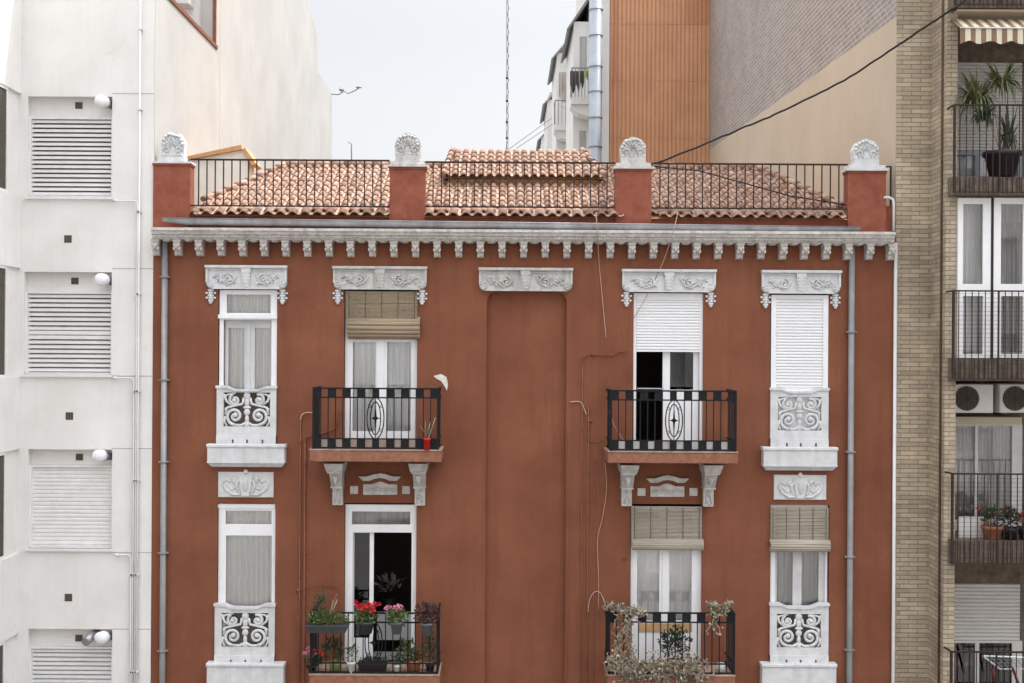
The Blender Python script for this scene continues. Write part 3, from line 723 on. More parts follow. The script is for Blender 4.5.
# --- lower right window, bamboo blind
w4 = frame((771,505,828,664), [(775.5,508,826,655)], .05, .10, red, m='white', g=None)
w4b = MB(); w4b.plate(*RC(775.5,540,826,655), [RC(778,545,794,640), RC(803,545,820,640)], .1, .14); w4c = w4b.build('casement', M['greyframe'], w4)
for r_ in ((778,545,794,640), (803,545,820,640)): panel_pane(w4, r_, .12)
balustrade(770, 828.5, 604, 664, (777,614,821,647.5), w4)
sill((761.5,664.5,837.5,690), w4)
curtain((774,535,828,660), .2, 'dull grey curtain behind the lower right casement window', 'curtaing', 7, .02)
def blind(rect, roll, Y, label, m, Yr=None):
    X0, X1, Z0, Z1 = RC(*rect, Y); n = int((Z1-Z0)/.022)
    t = thing('bamboo_blind', label, 'blind', ((X0+X1)/2, Y, Z1))
    b = MB()
    for i in range(n):
        z = Z0+(Z1-Z0)*i/n; b.tube([(X0, Y+R.uniform(-.002,.002), z+.008), (X1, Y+R.uniform(-.002,.002), z+.008+R.uniform(-.003,.003))], .0095, 5)
    b.build('slats', M[m], t)
    for fx in (.04, .27, .5, .73, .96):
        b = MB(); x = X0+(X1-X0)*fx; b.box(x-.004, x+.004, Y-.016, Y-.010, Z0, Z1); b.build('cord', M['rustbrown'], t)
    x0, y0, x1, y1 = roll; Yr = Y-.1 if Yr is None else Yr
    A0, A1, B0, B1 = RC(x0, y0, x1, y1, Yr); r_ = (B1-B0)/2; b = MB()
    for k in range(14):
        a = 2*PI*k/14; b.tube([(A0, Yr+r_+ .8*r_*math.cos(a), (B0+B1)/2+.9*r_*math.sin(a)+R.uniform(-.004,.004)), (A1, Yr+r_+.8*r_*math.cos(a), (B0+B1)/2+.9*r_*math.sin(a)+R.uniform(-.006,.006))], r_*.26, 5)
    b.build('rolled_bundle', M[m], t); return t
blind((770.5,507.5,828.5,543), (771,541,831,552), -.03, 'pale bamboo blind half rolled over the lower right window', 'bamboolight')

# --- balcony doors
# upper left door
d1 = frame((344.5,291,417,451), [(351.5,296,410.5,336), (352,342,375,431.5), (386.5,342,410.5,431.5)], .08, .14, red, 'balcony_door')
b = MB(); b.pbox(377, 338, 383.5, 448, .055, .08); b.build('door_stile', M['white'], d1)
curtain((347,293,415,440), .2, 'long white sheer curtain behind the upper left balcony door', 'curtain2', 12)
blind((346,291.5,417.5,322), (347,318,419.5,338), -.03, 'brown bamboo blind rolled partway down over the upper left balcony door', 'bamboo')
# upper right door (shutter over, door open)
d2 = frame((633.5,293,703,451), [(636.5,297,700,447)], .04, .10, red, 'balcony_door')
for c_ in list(d2.children): bpy.data.objects.remove(c_)
shutter((637,300,700.5,350), .05, d2, pitch=.05)
b = MB(); b.pbox(637, 293.5, 700.5, 300, .03, .1); b.build('shutter_box', M['white'], d2)
b = MB(); b.plate(*RC(663.5,350,700,449), [RC(671,352,694.5,390)], .12, .17); lf = b.build('door_leaf', M['white'], d2)
panel_pane(d2, (671,352,694.5,390), .14, 'glassdark')
b = MB(); b.pbox(637, 388, 664, 389, .12, .14); b.build('handrail', M['greyframe'], d2)
# lower left door, leaf open
d3 = frame((344.5,505,416,676), [(351.5,512,410,525), (352,533,411,672)], .06, .12, red, 'balcony_door')
for c_ in list(d3.children): bpy.data.objects.remove(c_)
panel_pane(d3, (351.5,512,410,525), .09)
b = MB(); b.plate(*RC(352,533,372.5,672), [RC(353,534,368.5,640)], .14, .18); b.build('door_leaf', M['white'], d3); panel_pane(d3, (353,534,368.5,640), .16, 'glassdark')
b = MB(); b.pbox(377, 612, 411, 640, .9, .94); b.pbox(365, 652, 411, 660, .9, .94); b.build('lower_panel', M['white'], d3)
curtain((349,507,412,529), .3, 'grey net curtain in the transom above the open lower left balcony door', 'curtaing', 4, .02)
# plant in dark room
tt = thing('potted_plant', 'white flowering plant in the dark room behind the open balcony door', 'plant', V(389, 600, 1.6))
b = MB(); b.leaves(V(389, 585, 1.6), (.22,.15,.14), 60, .14, .05); b.build('foliage', M['curtaing'], tt)
b = MB(); b.lathe(V(389, 612, 1.6), [(.08,0),(.11,.25)], 14); b.build('pot', M['greypot'], tt)
# lower right door
d4 = frame((631,507,702,677), [(637.5,512,660,622), (670,512,692.5,622)], .08, .14, red, 'balcony_door')
b = MB(); b.pbox(639, 623.5, 692, 631.5, .05, .08); b.build('door_board', M['tan'], d4)
b = MB(); b.pbox(637, 634, 661, 674, .068, .08); b.pbox(669, 634, 693, 674, .068, .08); b.pbox(662.5, 507, 668, 674, .06, .08); b.build('door_panel', M['white'], d4)
curtain((635,520,695,625), .2, 'sheer white curtain behind the lower right balcony door', 'curtain2', 7, .02)
blind((631.5,507,702,543), (632.5,540.5,704,550), -.03, 'beige bamboo blind half rolled over the lower right balcony door', 'bamboolight')
# dark rooms behind the openings (partition walls of the storeys)
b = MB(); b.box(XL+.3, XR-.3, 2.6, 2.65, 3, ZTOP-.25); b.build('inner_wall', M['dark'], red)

# --- balconies
def balcony(x0, x1, yt, yb, rail, med, parent=red, bottom=True, sq=True, cap=False, kerb=None):
    """x0..x1 slab front, yt..yb slab; rail=(x0,x1,ytop,ybot) ; all at the front plane"""
    Yf = -.78
    X0, X1, Z0, Z1 = RC(x0, yt, x1, yb, Yf); b = MB()
    b.bevbox(X0, X1, Yf, 0, Z0, Z1-.019, .01); b.mi = 1
    b.box(X0-.006, X1+.006, Yf-.008, 0, Z1-.018, Z1)
    bal = b.build('balcony', [M['slab'], M['slabtop']], parent)
    rx0, rx1, ry0, ry1 = rail; Yr = Yf+.05
    A0, A1, B0, B1 = RC(rx0, ry0, rx1, ry1, Yr); b = MB(); t = .011
    B0 = max(B0, Z1+.02)
    hs = (A1-A0)/17.0; h = B1-B0; tb = hs*1.25
    def hb(z, t_=.011): b.box(A0, A1, Yr-t_, Yr+t_, z-t_, z+t_); b.box(A0-t_, A0+t_, Yr, 0, z-t_, z+t_); b.box(A1-t_, A1+t_, Yr, 0, z-t_, z+t_)
    hb(B1, .013); hb(B0, .013); hb(B1-tb); hb(B0+tb)
    for i in range(18):
        x = A0+i*hs
        inner = med is not None and abs(x-med_x(med, Yr)) < hs*1.1
        if inner: continue
        b.box(x-.008, x+.008, Yr-.008, Yr+.008, B0, B1)
    for xx_ in (A0, A1):
        for k in range(1, 6):
            y = Yr-Yr*k/6; b.box(xx_-.008, xx_+.008, y-.008, y+.008, B0, B1)
        b.box(xx_-.017, xx_+.017, Yr-.017, Yr+.017, Z1, B1+.01)
    if kerb:
        kb = MB(); kb.box(A0+.03, A1-.03, Yr+.05, Yr+.10, Z1, B0+tb); kb.build('kerb', M[kerb], bal)
    if sq:
        for i in range(0, 17, 2):
            x = A0+i*hs
            b.box(x+.004, x+hs-.004, Yr-.006, Yr+.006, B1-tb, B1)
            if bottom: b.box(x+.004, x+hs-.004, Yr-.006, Yr+.006, B0, B0+tb)
        for xx_ in (A0, A1):
            for k in (0, 2, 4):
                y = Yr-Yr*k/6
                b.box(xx_-.005, xx_+.005, y+.003, y+abs(Yr)/6-.003, B1-tb, B1)
                if bottom: b.box(xx_-.005, xx_+.005, y+.003, y+abs(Yr)/6-.003, B0, B0+tb)
    if med is not None:
        mx = med_x(med, Yr); mz = (B0+B1)/2; a_ = hs*1.16; c_ = (h-2*tb)/2
        for ka, kc, tr in ((1, 1, .010), (.60, .80, .009)):
            b.tube([(mx+a_*ka*math.cos(2*PI*i/28), Yr, mz+c_*kc*math.sin(2*PI*i/28)) for i in range(28)], tr, 5, closed=True)
        for s1 in (-1, 1):
            for s2 in (-1, 1):
                cx, cz = mx+s1*a_*.68, mz+s2*c_*.58
                b.tube([(cx+.022*math.cos(2*PI*i/10), Yr, cz+.022*math.sin(2*PI*i/10)) for i in range(10)], .006, 4, closed=True)
            b.prism([(mx, mz+s1*c_*.8), (mx+.018, mz), (mx-.018, mz)], Yr-.006, Yr+.006)
            b.prism([(mx+s1*a_*.6, mz), (mx, mz+.022), (mx, mz-.022)], Yr-.007, Yr+.007)
        b.tube([(mx+.03*math.cos(2*PI*i/10), Yr-.006, mz+.03*math.sin(2*PI*i/10)) for i in range(10)], .008, 4, closed=True)
        b.box(mx-.006, mx+.006, Yr-.006, Yr+.006, mz-c_, mz+c_)
    b.build('railing', M['iron'], bal)
    return bal
def med_x(px, Y): return V(px, 420, Y).x
def bracket(x0, x1, yt, yb, parent):
    X0, X1, Z0, Z1 = RC(x0, yt, x1, yb, -.3); cx = (X0+X1)/2; w_ = (X1-X0)/2; h = Z1-Z0; b = MB(); wt = w_*1.65
    b.box(cx-wt, cx+wt, -.62, 0, Z1-h*.05, Z1)
    b.frustum((cx-wt*.86, cx+wt*.86, Z1-h*.19), (cx-wt, cx+wt, Z1-h*.051), -.52, 0, -.60, 0)
    b.box(cx-wt*.8, cx+wt*.8, -.50, 0, Z1-h*.23, Z1-h*.191)
    b.frustum((cx-w_, cx+w_, Z1-h*.56), (cx-w_*1.12, cx+w_*1.12, Z1-h*.231), -.22, 0, -.40, 0)
    b.box(cx-w_*1.1, cx+w_*1.1, -.24, 0, Z1-h*.6, Z1-h*.561)
    b.box(cx-w_*.92, cx+w_*.92, -.12, 0, Z0, Z1-h*.601)
    b.prism([(cx-w_*.6, Z1-h*.30), (cx+w_*.6, Z1-h*.30), (cx, Z1-h*.5)], -.385, -.3)
    y = -.125
    for k in range(9):
        b.ball((cx+R.uniform(-.5,.5)*w_, y, Z0+h*(.05+.035*k)), .022, .014, .025, 6, 4)
    b.tube([(cx-w_*.5, y, Z0+h*.06), (cx-w_*.4, y, Z0+h*.25), (cx, y-.01, Z0+h*.33), (cx+w_*.4, y, Z0+h*.25), (cx+w_*.5, y, Z0+h*.06)], .014, 5)
    return b.build('bracket', M['stone'], parent)
def overdoor(cx_, y0, y1, parent=red, dy=0):
    o = lambda x: cx_+x
    b = MB(); Y = -.05
    c = [(-21.5,-3),(-13,-3),(-6,-6),(0,-7.5),(6,-6),(13,-3),(21.5,-3),(17,3),(10,3),(5,0),(0,-1),(-5,0),(-10,3),(-17,3)]
    P_ = [V(o(x), y0+5+z*.72, Y) for x, z in c]; b.prism([(p.x, p.z) for p in P_], Y-.03, 0)
    d = b.build('overdoor_moulding', M['stone'], parent)
    b = MB(); c = [(-17,10),(-17,-1),(-8,-1),(-4,-3),(0,-4),(4,-3),(8,-1),(17,-1),(17,10)]
    P_ = [V(o(x), y0+12+z*.95, Y) for x, z in c]; b.prism([(p.x, p.z) for p in P_], Y+.02, 0)
    p = V(cx_, y0+16, Y)
    for s_ in (-1, 1):
        for k in range(3): scroll(b, p.x+s_*(.05+.085*k), p.z, .036-.004*k, Y+.006, s_*(1 if k % 2 else -1), 0, 1.1, .014)
    b.build('overdoor_panel', M['stone'], parent)
    for s_ in (-1, 1):
        b = MB(); b.pbev(o(s_*26-4), y0+12.5, o(s_*26+4), y0+20.5, -.03, 0, .006); b.build('stone_square', M['stone'], parent)
b1 = balcony(309.5, 441, 449.5, 462, (313.5,438,388.5,449.5), 375.5, kerb='kerbpink')
bracket(330.5, 341.5, 462, 506.5, b1); bracket(413.5, 424.5, 462, 507, b1); overdoor(380, 473.5, 497)
b2_ = balcony(608, 738, 451.5, 463.5, (611,735.5,391,451.5), 674, kerb='kerbpale')
bracket(622.5, 633.5, 463.5, 507.5, b2_); bracket(705, 716, 463.5, 508, b2_); overdoor(667.5, 475.5, 498)
b3 = balcony(309.5, 439, 674.5, 687, (311,437.5,613,673.5), 375, bottom=False, sq=False)
b4 = balcony(607.5, 735, 675, 688, (609,734,613,674), None, bottom=False)

# wall patch, pipes and wires on the red wall
b = MB(); pp = [(433.5,376),(441,374),(446.5,377),(448,384),(447,391),(444.5,386),(441,381),(437,379)]
b.prism([(V(x, y).x, V(x, y).z) for x, y in pp], -.012, 0); b.build('plaster_scar', M['concretewhite'], red)
def wire(pts, r, m, Y=-.03, name='wire', parent=red, k=5):
    b = MB(); P_ = [V(p[0], p[1], p[2] if len(p) > 2 else Y) for p in pts]
    out = []
    for i in range(len(P_)-1):                           # Catmull-Rom
        p0, p1, p2, p3 = P_[max(i-1,0)], P_[i], P_[i+1], P_[min(i+2, len(P_)-1)]
        for j in range(5):
            t = j/5; out.append(.5*((2*p1)+(-p0+p2)*t+(2*p0-5*p1+4*p2-p3)*t*t+(-p0+3*p1-3*p2+p3)*t**3))
    out.append(P_[-1]); b.tube(out, r, k); return b.build(name, m, parent)
wire([(596,212,-.3),(597,228,-.4),(599,262),(602.5,300),(606,338)], .0075, M['wire'])
wire([(606,340),(606,372),(606,392)], .004, M['copper'])
wire([(677.5,214,-.3),(673,232,-.42),(663,262,-.15),(650,290),(634,318,-.02)], .0065, M['wire'])
wire([(605,462),(606.5,490),(602,520),(597.5,540),(598.5,575),(598.5,610)], .006, M['wire'])
wire([(588,612),(589.5,600),(594,592.5),(599,592),(603,598),(606,606,-.3)], .008, M['wire'])
wire([(583,362),(583,358),(588,354.5),(598,354.5),(612,355),(619,352),(627.5,351)], .011, M['copper'], name='gas_pipe')
wire([(610,412,-.6),(614,425,-.4),(620,435,-.2),(624,441,-.1)], .008, M['wire'])
wire([(570,402),(578,401.5),(582,404),(586.5,415)], .010, M['wire'])
wire([(587,436),(588,440),(594,442),(605,440,-.1)], .010, M['copper'], name='gas_pipe')
for (x, y0, y1, r) in ((582.5,362,405,.009), (588.5,405,683,.012), (594.5,460,683,.006), (300.5,418,690,.014), (305.2,440,690,.016), (568.5,430,683,.006)):
    p = V(x, y0, -.025); b = MB(); b.tube([p, (p.x, -.025, 3.5)], r, 8)
    for k in range(6): z = p.z-.4-k*.75; b.tube([(p.x, -.025, z), (p.x, -.025, z+.015)], r*1.6, 6)
    b.build('conduit', M['copper'], red)
wire([(300.7,420),(302,415),(307,412.5),(313,413)], .012, M['wire'], name='gas_pipe')
wire([(305.4,443),(306.5,438),(312,435.5),(325,432.5),(336,427.5),(339,417),(340.5,409)], .013, M['copper'], name='gas_pipe')
for (x, y) in ((298,590.5), (593.5,355), (590.5,421), (624.5,558.5)): b = MB(); p = V(x, y, 0); b.ball(p, .04, .04, .03, 8, 6); b.build('pipe_stub', M['copper'], red)
wire([(296,591),(306,588),(322,585),(338,588)], .006, M['copper'])

# ================================================================== plants on the balconies
def pot_mesh(c, r, h, rim=True):
    b = MB(); p = [(r*.72, 0), (r*.98, h*.82)]
    p += [(r*1.1, h*.83), (r*1.1, h), (r*.95, h), (r*.92, h*.9)] if rim else [(r, h), (r*.92, h*.95)]
    b.lathe(c, p, 18); return b
def potted(px, pyb, Y, r, h, potm, label, parts, name='potted_plant', group=None, cat='plant', planter=None):
    c = V(px, pyb, Y); t = thing(name, label, cat, c, group)
    if planter:
        b = MB(); L_, W_ = planter
        b.frustum((c.x-L_*.44, c.x+L_*.44, c.z), (c.x-L_*.5, c.x+L_*.5, c.z+h-.03), Y-W_*.4, Y+W_*.4, Y-W_*.5, Y+W_*.5)
        b.box(c.x-L_*.515, c.x+L_*.515, Y-W_*.55, Y+W_*.55, c.z+h-.03, c.z+h); b.build('pot', M[potm], t)
    else: pot_mesh(c, r, h).build('pot', M[potm], t)
    for nm, m_, (dx, dz), rad, n, L_, W_ in parts:
        b = MB(); cc = (c.x+dx, c.y, c.z+dz)
        if nm in ('flowers',):
            for _ in range(n):
                v = Vector((R.gauss(0,.5)*rad[0], R.gauss(0,.5)*rad[1], R.gauss(0,.5)*rad[2]))
                b = MB(); b.leaves(Vector(cc)+v, (L_*.7, L_*.7, L_*.55), 16, L_*.75, W_, .2); b.build('bloom', M[m_], t)
            continue
        elif nm == 'stalks':
            for _ in range(n):
                a = R.uniform(-1,1); e = Vector(cc)+Vector((a*rad[0], R.uniform(-1,1)*rad[1], rad[2]*R.uniform(.6,1)))
                p0 = Vector((c.x+R.uniform(-.03,.03), c.y, c.z+h*.9)); b.tube([p0, p0.lerp(e, .5)+Vector((a*rad[0]*.15,0,.03)), e], L_, 5, taper=.4)
        elif nm == 'strap_leaves':
            for _ in range(n):
                a = R.uniform(0, 2*PI); rr = R.uniform(.4, 1); p0 = Vector(cc); q = p0
                dirn = Vector((math.cos(a)*rr*rad[0], math.sin(a)*rr*rad[1], 0)); up = rad[2]*R.uniform(.5,1.3); dr = R.uniform(.3, 2.2); seg = []
                for k in range(6):
                    u = k/5; seg.append(p0+dirn*(u*(1-.25*u*dr/2))+Vector((0,0,up*(1.5*u-dr*u*u)*1.1)))
                sdv = Vector((-dirn.y, dirn.x, 0)).normalized() if dirn.length > 0 else Vector((1,0,0))
                for k in range(5):
                    w0 = W_*(1-(k/5)**2)*.5; w1_ = W_*(1-((k+1)/5)**2)*.5
                    b.quad(seg[k]-sdv*w0, seg[k]+sdv*w0, seg[k+1]+sdv*w1_, seg[k+1]-sdv*w1_)
        else: b.leaves(cc, rad, n, L_, W_)
        b.build(nm, M[m_], t)
    return t
YO = -.86
potted(327.5, 632, YO, .1, .13, 'greypot', 'long planter box of green succulents on the lower left balcony rail', [('foliage', 'green', (0,.20), (.33,.10,.12), 380, .07, .035), ('foliage', 'darkgreen', (-.12,.45), (.07,.06,.22), 120, .09, .02), ('stalks', 'dry', (.1,.1), (.06,.05,.55), 4, .012, 0)], 'planter_box', cat='planter', planter=(.66,.2))
potted(366, 633, YO, .13, .19, 'greypot', 'grey rail pot with a bright red geranium on the lower left balcony', [('foliage', 'green', (0,.27), (.17,.13,.14), 240, .07, .05), ('flowers', 'redflower', (.0,.42), (.17,.12,.10), 17, .05, .04)], 'geranium_pot')
potted(396.5, 633.5, YO, .10, .19, 'midpot', 'grey rail pot with pink geraniums on the lower left balcony', [('foliage', 'green', (0,.26), (.16,.12,.12), 200, .07, .05), ('flowers', 'pinkflower', (.02,.40), (.17,.1,.03), 7, .045, .04)], 'geranium_pot')
potted(427, 634, YO, .10, .18, 'midpot', 'grey rail pot with dark purple foliage on the lower left balcony', [('foliage', 'purple', (0,.32), (.19,.12,.16), 240, .07, .045)])
potted(312, 673, -.62, .07, .11, 'darkpot', 'pink red flowers in a dark pot on the lower left balcony floor', [('foliage', 'darkgreen', (.02,.2), (.14,.1,.12), 130, .06, .04), ('flowers', 'pinkflower', (.0,.31), (.17,.1,.1), 7, .035, .03), ('flowers', 'redflower', (.04,.28), (.15,.1,.1), 5, .035, .03)])
potted(335.5, 673.5, -.6, .105, .20, 'greenpot', 'light green pot with a bushy plant on the lower left balcony floor', [('foliage', 'darkgreen', (-.04,.40), (.17,.14,.17), 180, .07, .035), ('foliage', 'green', (.02,.30), (.10,.1,.08), 60, .06, .03)])
potted(351.5, 673.5, -.68, .085, .20, 'whitepot', 'white rimmed pot with small leafy plant on the lower left balcony floor', [('foliage', 'green', (-.02,.34), (.10,.1,.14), 60, .07, .03)])
potted(373, 674, -.55, .1, .20, 'darkpot', 'black trough of low dark plants on the lower left balcony floor', [('foliage', 'darkgreen', (0,.22), (.22,.1,.05), 120, .05, .03)], 'planter_box', cat='planter', planter=(.46,.2))
potted(397.5, 674, -.68, .06, .15, 'whitepot', 'tiny white pot with a dark sprig on the lower left balcony floor', [('foliage', 'darkgreen', (0,.22), (.10,.08,.10), 90, .05, .025)])
potted(413.5, 672, -.6, .125, .20, 'terracotta', 'terracotta pot with green foliage on the lower left balcony floor', [('foliage', 'green', (-.1,.35), (.16,.14,.20), 150, .07, .035), ('foliage', 'darkgreen', (0,.25), (.16,.12,.08), 110, .06, .03)])
potted(430, 673.5, -.55, .07, .15, 'darkpot', 'tall thin shrub in a dark pot on the lower left balcony floor', [('foliage', 'darkgreen', (0,.42), (.11,.10,.32), 240, .06, .025), ('foliage', 'dry', (-.05,.3), (.09,.06,.25), 70, .05, .02)])
potted(427, 450, -.80, .055, .19, 'redpot', 'glossy red pot of pale dry stalks on the upper left balcony', [('stalks', 'dry', (0,.1), (.13,.1,.42), 7, .012, 0)])
potted(675, 672, -.4, .12, .20, 'terracotta', 'green bushy plant in front of the lower right balcony door', [('foliage', 'darkgreen', (0,.48), (.24,.18,.26), 420, .07, .04), ('foliage', 'dry', (.12,.40), (.14,.1,.18), 80, .05, .03)])
# dried climber hanging over the lower right balcony
c0 = V(665, 676, -.7)
dv = thing('dried_climber', 'dead trailing climber with pale leaves tangled over the lower right balcony rail', 'plant', c0)
b = MB(); bl = MB()
def vine(px0, py0, px1, py1, Y, wob=4, n=8, r=.006, lf=9):
    P_ = []
    for i in range(n+1):
        t = i/n; P_.append(V(px0+(px1-px0)*t+R.uniform(-wob,wob), py0+(py1-py0)*t+R.uniform(-wob*.5,wob*.5), Y+R.uniform(-.05,.05)))
    b.tube(P_, r, 4)
    for p in P_: bl.leaves(p, (.035,.03,.035), max(1, lf//2), .055, .05, 0)
for i in range(10): vine(606+i*.5, 606, 632+R.uniform(0,14), 613+R.uniform(-5,6), -.8, 3, lf=7)
for i in range(9): vine(610+R.uniform(0,28), 612, 612+R.uniform(-8,22), 668, -.84, 4, 11, lf=5)
for i in range(30): vine(606+R.uniform(0,102), 664+R.uniform(-7,8), 612+R.uniform(0,102), 676+R.uniform(-10,8), -.84, 5, lf=5)
for i in range(60):
    x = R.uniform(608, 712); vine(x, 670+R.uniform(-8,5), x+R.uniform(-8,8), 654+R.uniform(-3,10)+(R.random() < .4)*30, -.86, 2.5, 4, .009, lf=3)
b.build('stems', M['dry'], dv); bl.build('dried_leaves', M['dry'], dv)
ds = thing('dried_shrub', 'pale dry shrub on the right end of the lower right balcony rail', 'plant', V(720, 640, -.8))
b = MB(); bl = MB()
for i in range(22): x = R.uniform(708, 733); vine(720+R.uniform(-6,6), 613, x, 605+R.uniform(-3,4), -.8, 2, 4, .004, lf=6)
for i in range(5): vine(714+R.uniform(-6,5), 614, 712+R.uniform(-8,10), 634+R.uniform(-8,6), -.84, 2.5, 5, .005, lf=3)
b.build('stems', M['dry'], ds); bl.build('dried_leaves', M['dry'], ds)
cp = V(721, 673, -.55); b = MB(); b.lathe(cp, [(.05,0),(.065,.16),(.055,.155)], 14); tag(b.build('cup', M['whitepot'], None, cp), 'small white cup on the right end of the lower right balcony floor', 'cup')

# ================================================================== LEFT BUILDING
XS = V(153, 350).x; XF = -8.08; LZ = ZC+7.3
left = thing('apartment_building', 'off white modern apartment building with recessed louvred windows on the left', 'building', (-8, 0, 0))
SH = [(27.5,96.5,112,197), (24,272,111.5,374.5), (28,449.5,112,548.5), (28,629,112,727)]
b = MB(); hs_ = [RC(*r) for r in SH]
b.plate(XF-.06, XS-.003, 0, LZ, hs_, 0, .3)
b.build('wall', M['lwall'], left)
# projecting bay side with window openings
b = MB()
YO0 = -.5; bands = [(-60,94),(197,268),(377,449),(553,633),(733,820)]
zb = [(V(20, a).z, V(20, c_).z) for a, c_ in bands]
zb[0] = (ZC+9.5, zb[0][1])
for zt_, zb_ in zb: b.box(XF-1.4, XF, -2.4, -.001, zb_, zt_)
for i in range(len(zb)-1): b.box(XF-1.4, XF-.05, YO0, 0, zb[i+1][0], zb[i][1])
b.box(XF-1.4, XF, -2.4, 0, 0, zb[-1][1])
b.build('bay_wall', M['lwall'], left)
for i in range(len(zb)-1):
    z_, Z_ = zb[i+1][0], zb[i][1]
    b = MB(); b.box(XF-.09, XF-.015, -2.4, YO0-.05, z_, z_+.05); b.box(XF-.09, XF-.015, -2.4, YO0-.05, Z_-.05, Z_); b.box(XF-.09, XF-.015, YO0-.05, YO0-.001, z_, Z_)
    wn = b.build('window', M['louver'], left)
    b = MB(); b.box(XF-.08, XF-.03, -2.4, YO0-.05, z_+.05, Z_-.05); b.build('dark_pane', M['darkvent'], wn)  # opaque sheet: the darkness of the window glass is put into its colour
for i, r_ in enumerate(SH):
    x0, y0, x1, y1 = r_; hd = y0+19 if i != 2 else y0+16
    X0, X1, Z0, Z1 = RC(*r_); zh = V(68, hd).z
    b = MB(); b.box(X0, X1, .14, .24, zh, Z1); wn = b.build('window', M['lwall'], left)
    b = MB(); b.box(X0, X0+.03, .05, .24, Z0, zh-.001); b.box(X1-.03, X1, .05, .24, Z0, zh-.001); b.box(X0+.03, X1-.03, .1, .24, zh-.04, zh-.002); b.box(X0+.03, X1-.03, .07, .24, Z0, Z0+.035); b.build('shutter_guide', M['louver'], wn)
    b = MB(); b.box(X0-.03, X1+.03, -.045, .05, Z0-.04, Z0); b.build('sill', M['lwall'], wn)
    b = MB(); n = 17 if i != 2 else 20; H_ = zh-.04-Z0-.035; hs2 = H_/n
    for k in range(n):
        z = Z0+.035+k*hs2
        if i == 2: b.prism([(.15, z), (.135, z+hs2*.3), (.135, z+hs2*.8), (.15, z+hs2), (.165, z+hs2), (.165, z)], X0+.03, X1-.03, 'x')
        else:
            th = .56 if not (i == 1 and k in (7, 8)) else .75
            b.prism([(.125, z+hs2*.15), (.125, z+hs2*(.15+th)), (.17, z+hs2*(.30+th+.1)), (.17, z+hs2*.5)], X0+.03, X1-.03, 'x')
    b.build('louvred_shutter', M['louver'], wn)
    b = MB(); b.box(X0, X1, .26, .29, Z0, Z1); b.build('inner_wall', M['concrete'], wn)
    b = MB(); vx = {0:79,1:75,2:79.5,3:79}[i]; p = V(vx, (y0+hd)/2-.5, .14); b.box(p.x-.06, p.x+.06, .13, .139, p.z-.055, p.z+.055); b.build('vent_grille', M['darkvent'], wn)
    lx = {0:101,1:101,2:98.5,3:101}[i]; ly = {0:101,1:279.5,2:456,3:638}[i]; q = V(lx, ly, -.12)
    b = MB(); b.tube([(q.x+.12, .135, q.z-.03), (q.x+.04, 0, q.z-.01), (q.x, -.1, q.z)], .06, 12); fl = b.build('flue', M['pipegrey'], wn)
    b = MB(); b.ball(q, .115, .07, .105, 16, 10); b.tube([(q.x, -.12, q.z), (q.x+.03, -.02, q.z)], .10, 16); b.build('flue_cap', M['white'], fl)
    if i == 3:
        q = V(89, 638, -.1); b = MB(); b.tube([(q.x+.05, .135, q.z+.03), (q.x-.0, -.04, q.z), (q.x-.03, -.18, q.z-.05)], .075, 12); b.build('flue', M['zinc'], wn)
for x, y in ((68,239), (69.5,416), (68.5,597.5)): b = MB(); p = V(x, y, 0); b.box(p.x-.062, p.x+.062, -.006, 0, p.z-.062, p.z+.062); b.box(p.x-.045, p.x+.045, -.011, -.006, p.z-.045, p.z+.045); b.build('vent_grille', M['darkvent'], left)
for y in (93.5, 268.5, 376, 448.5, 552.5, 629):
    b = MB(); z = V(130, y).z; X_, X2 = V(112, y).x, XS-.004; b.box(X_, X2, -.0035, 0, z-.007, z+.007)
    b.build('render_joint', M['lside'], left)
# meter pipes
for x, y0, el in ((140.8, -30, None), (137.3, 201, 112), (133.8, 378, 111), (130.8, 555, 113)):
    p = V(x, y0, -.05); b = MB(); P_ = [p, (p.x, -.05, 1.0)]
    if el: q = V(el, y0, -.05); P_ = [(q.x, -.02, q.z), (q.x+.05, -.05, q.z), (p.x-.03, -.05, p.z), (p.x, -.05, p.z-.03), (p.x, -.05, 1.0)]
    b.tube(P_, .015, 8)
    for cy in (30, 110, 212, 294, 391, 480, 574, 671):
        if cy > y0: z = V(x, cy).z; b.box(p.x-.032, p.x+.032, -.075, 0, z-.012, z+.012)
    if el: b.ball((q.x+.07, -.06, q.z), .035, .03, .03, 8, 6)
    b.build('pipe', M['whitepipe'], left)
# deep side wall (towards the low red building)
def dz(px, py): d = abs(XS)*F/(VX-px); return (d-DIST, ZC+(VY-py)/F*d)
pA = dz(213.5, 50); pB = dz(305, 0); pC = dz(315.5, 38); pD = dz(315.5, 72); pE = dz(329.5, 93)
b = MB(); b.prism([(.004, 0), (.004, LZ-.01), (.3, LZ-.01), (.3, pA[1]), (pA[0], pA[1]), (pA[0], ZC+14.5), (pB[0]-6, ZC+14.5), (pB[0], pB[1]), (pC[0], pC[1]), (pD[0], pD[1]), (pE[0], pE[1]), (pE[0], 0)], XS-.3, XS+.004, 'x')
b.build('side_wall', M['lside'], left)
b = MB(); b.box(XS-.32, XS+.03, .3, pA[0]+.1, pA[1], pA[1]+.07); b.box(XS-.05, XS+.012, pA[0]-.02, pA[0]+.04, pA[1]+.07, ZC+14.5); b.build('terrace_coping', M['copper'], left)
b = MB(); b.plate(-16, XS-.301, pA[1]-1.5, ZC+14.5, [(-7.6, -6.75, pA[1]-1.4, pA[1]+2.2)], pA[0]+.05, pA[0]+.3); pw = b.build('penthouse_wall', M['lwall'], left)
b = MB(); b.box(-7.6, -6.75, pA[0]+.28, pA[0]+.3, pA[1]-1.4, pA[1]+2.2); b.build('penthouse_window', M['curtaing'], left)
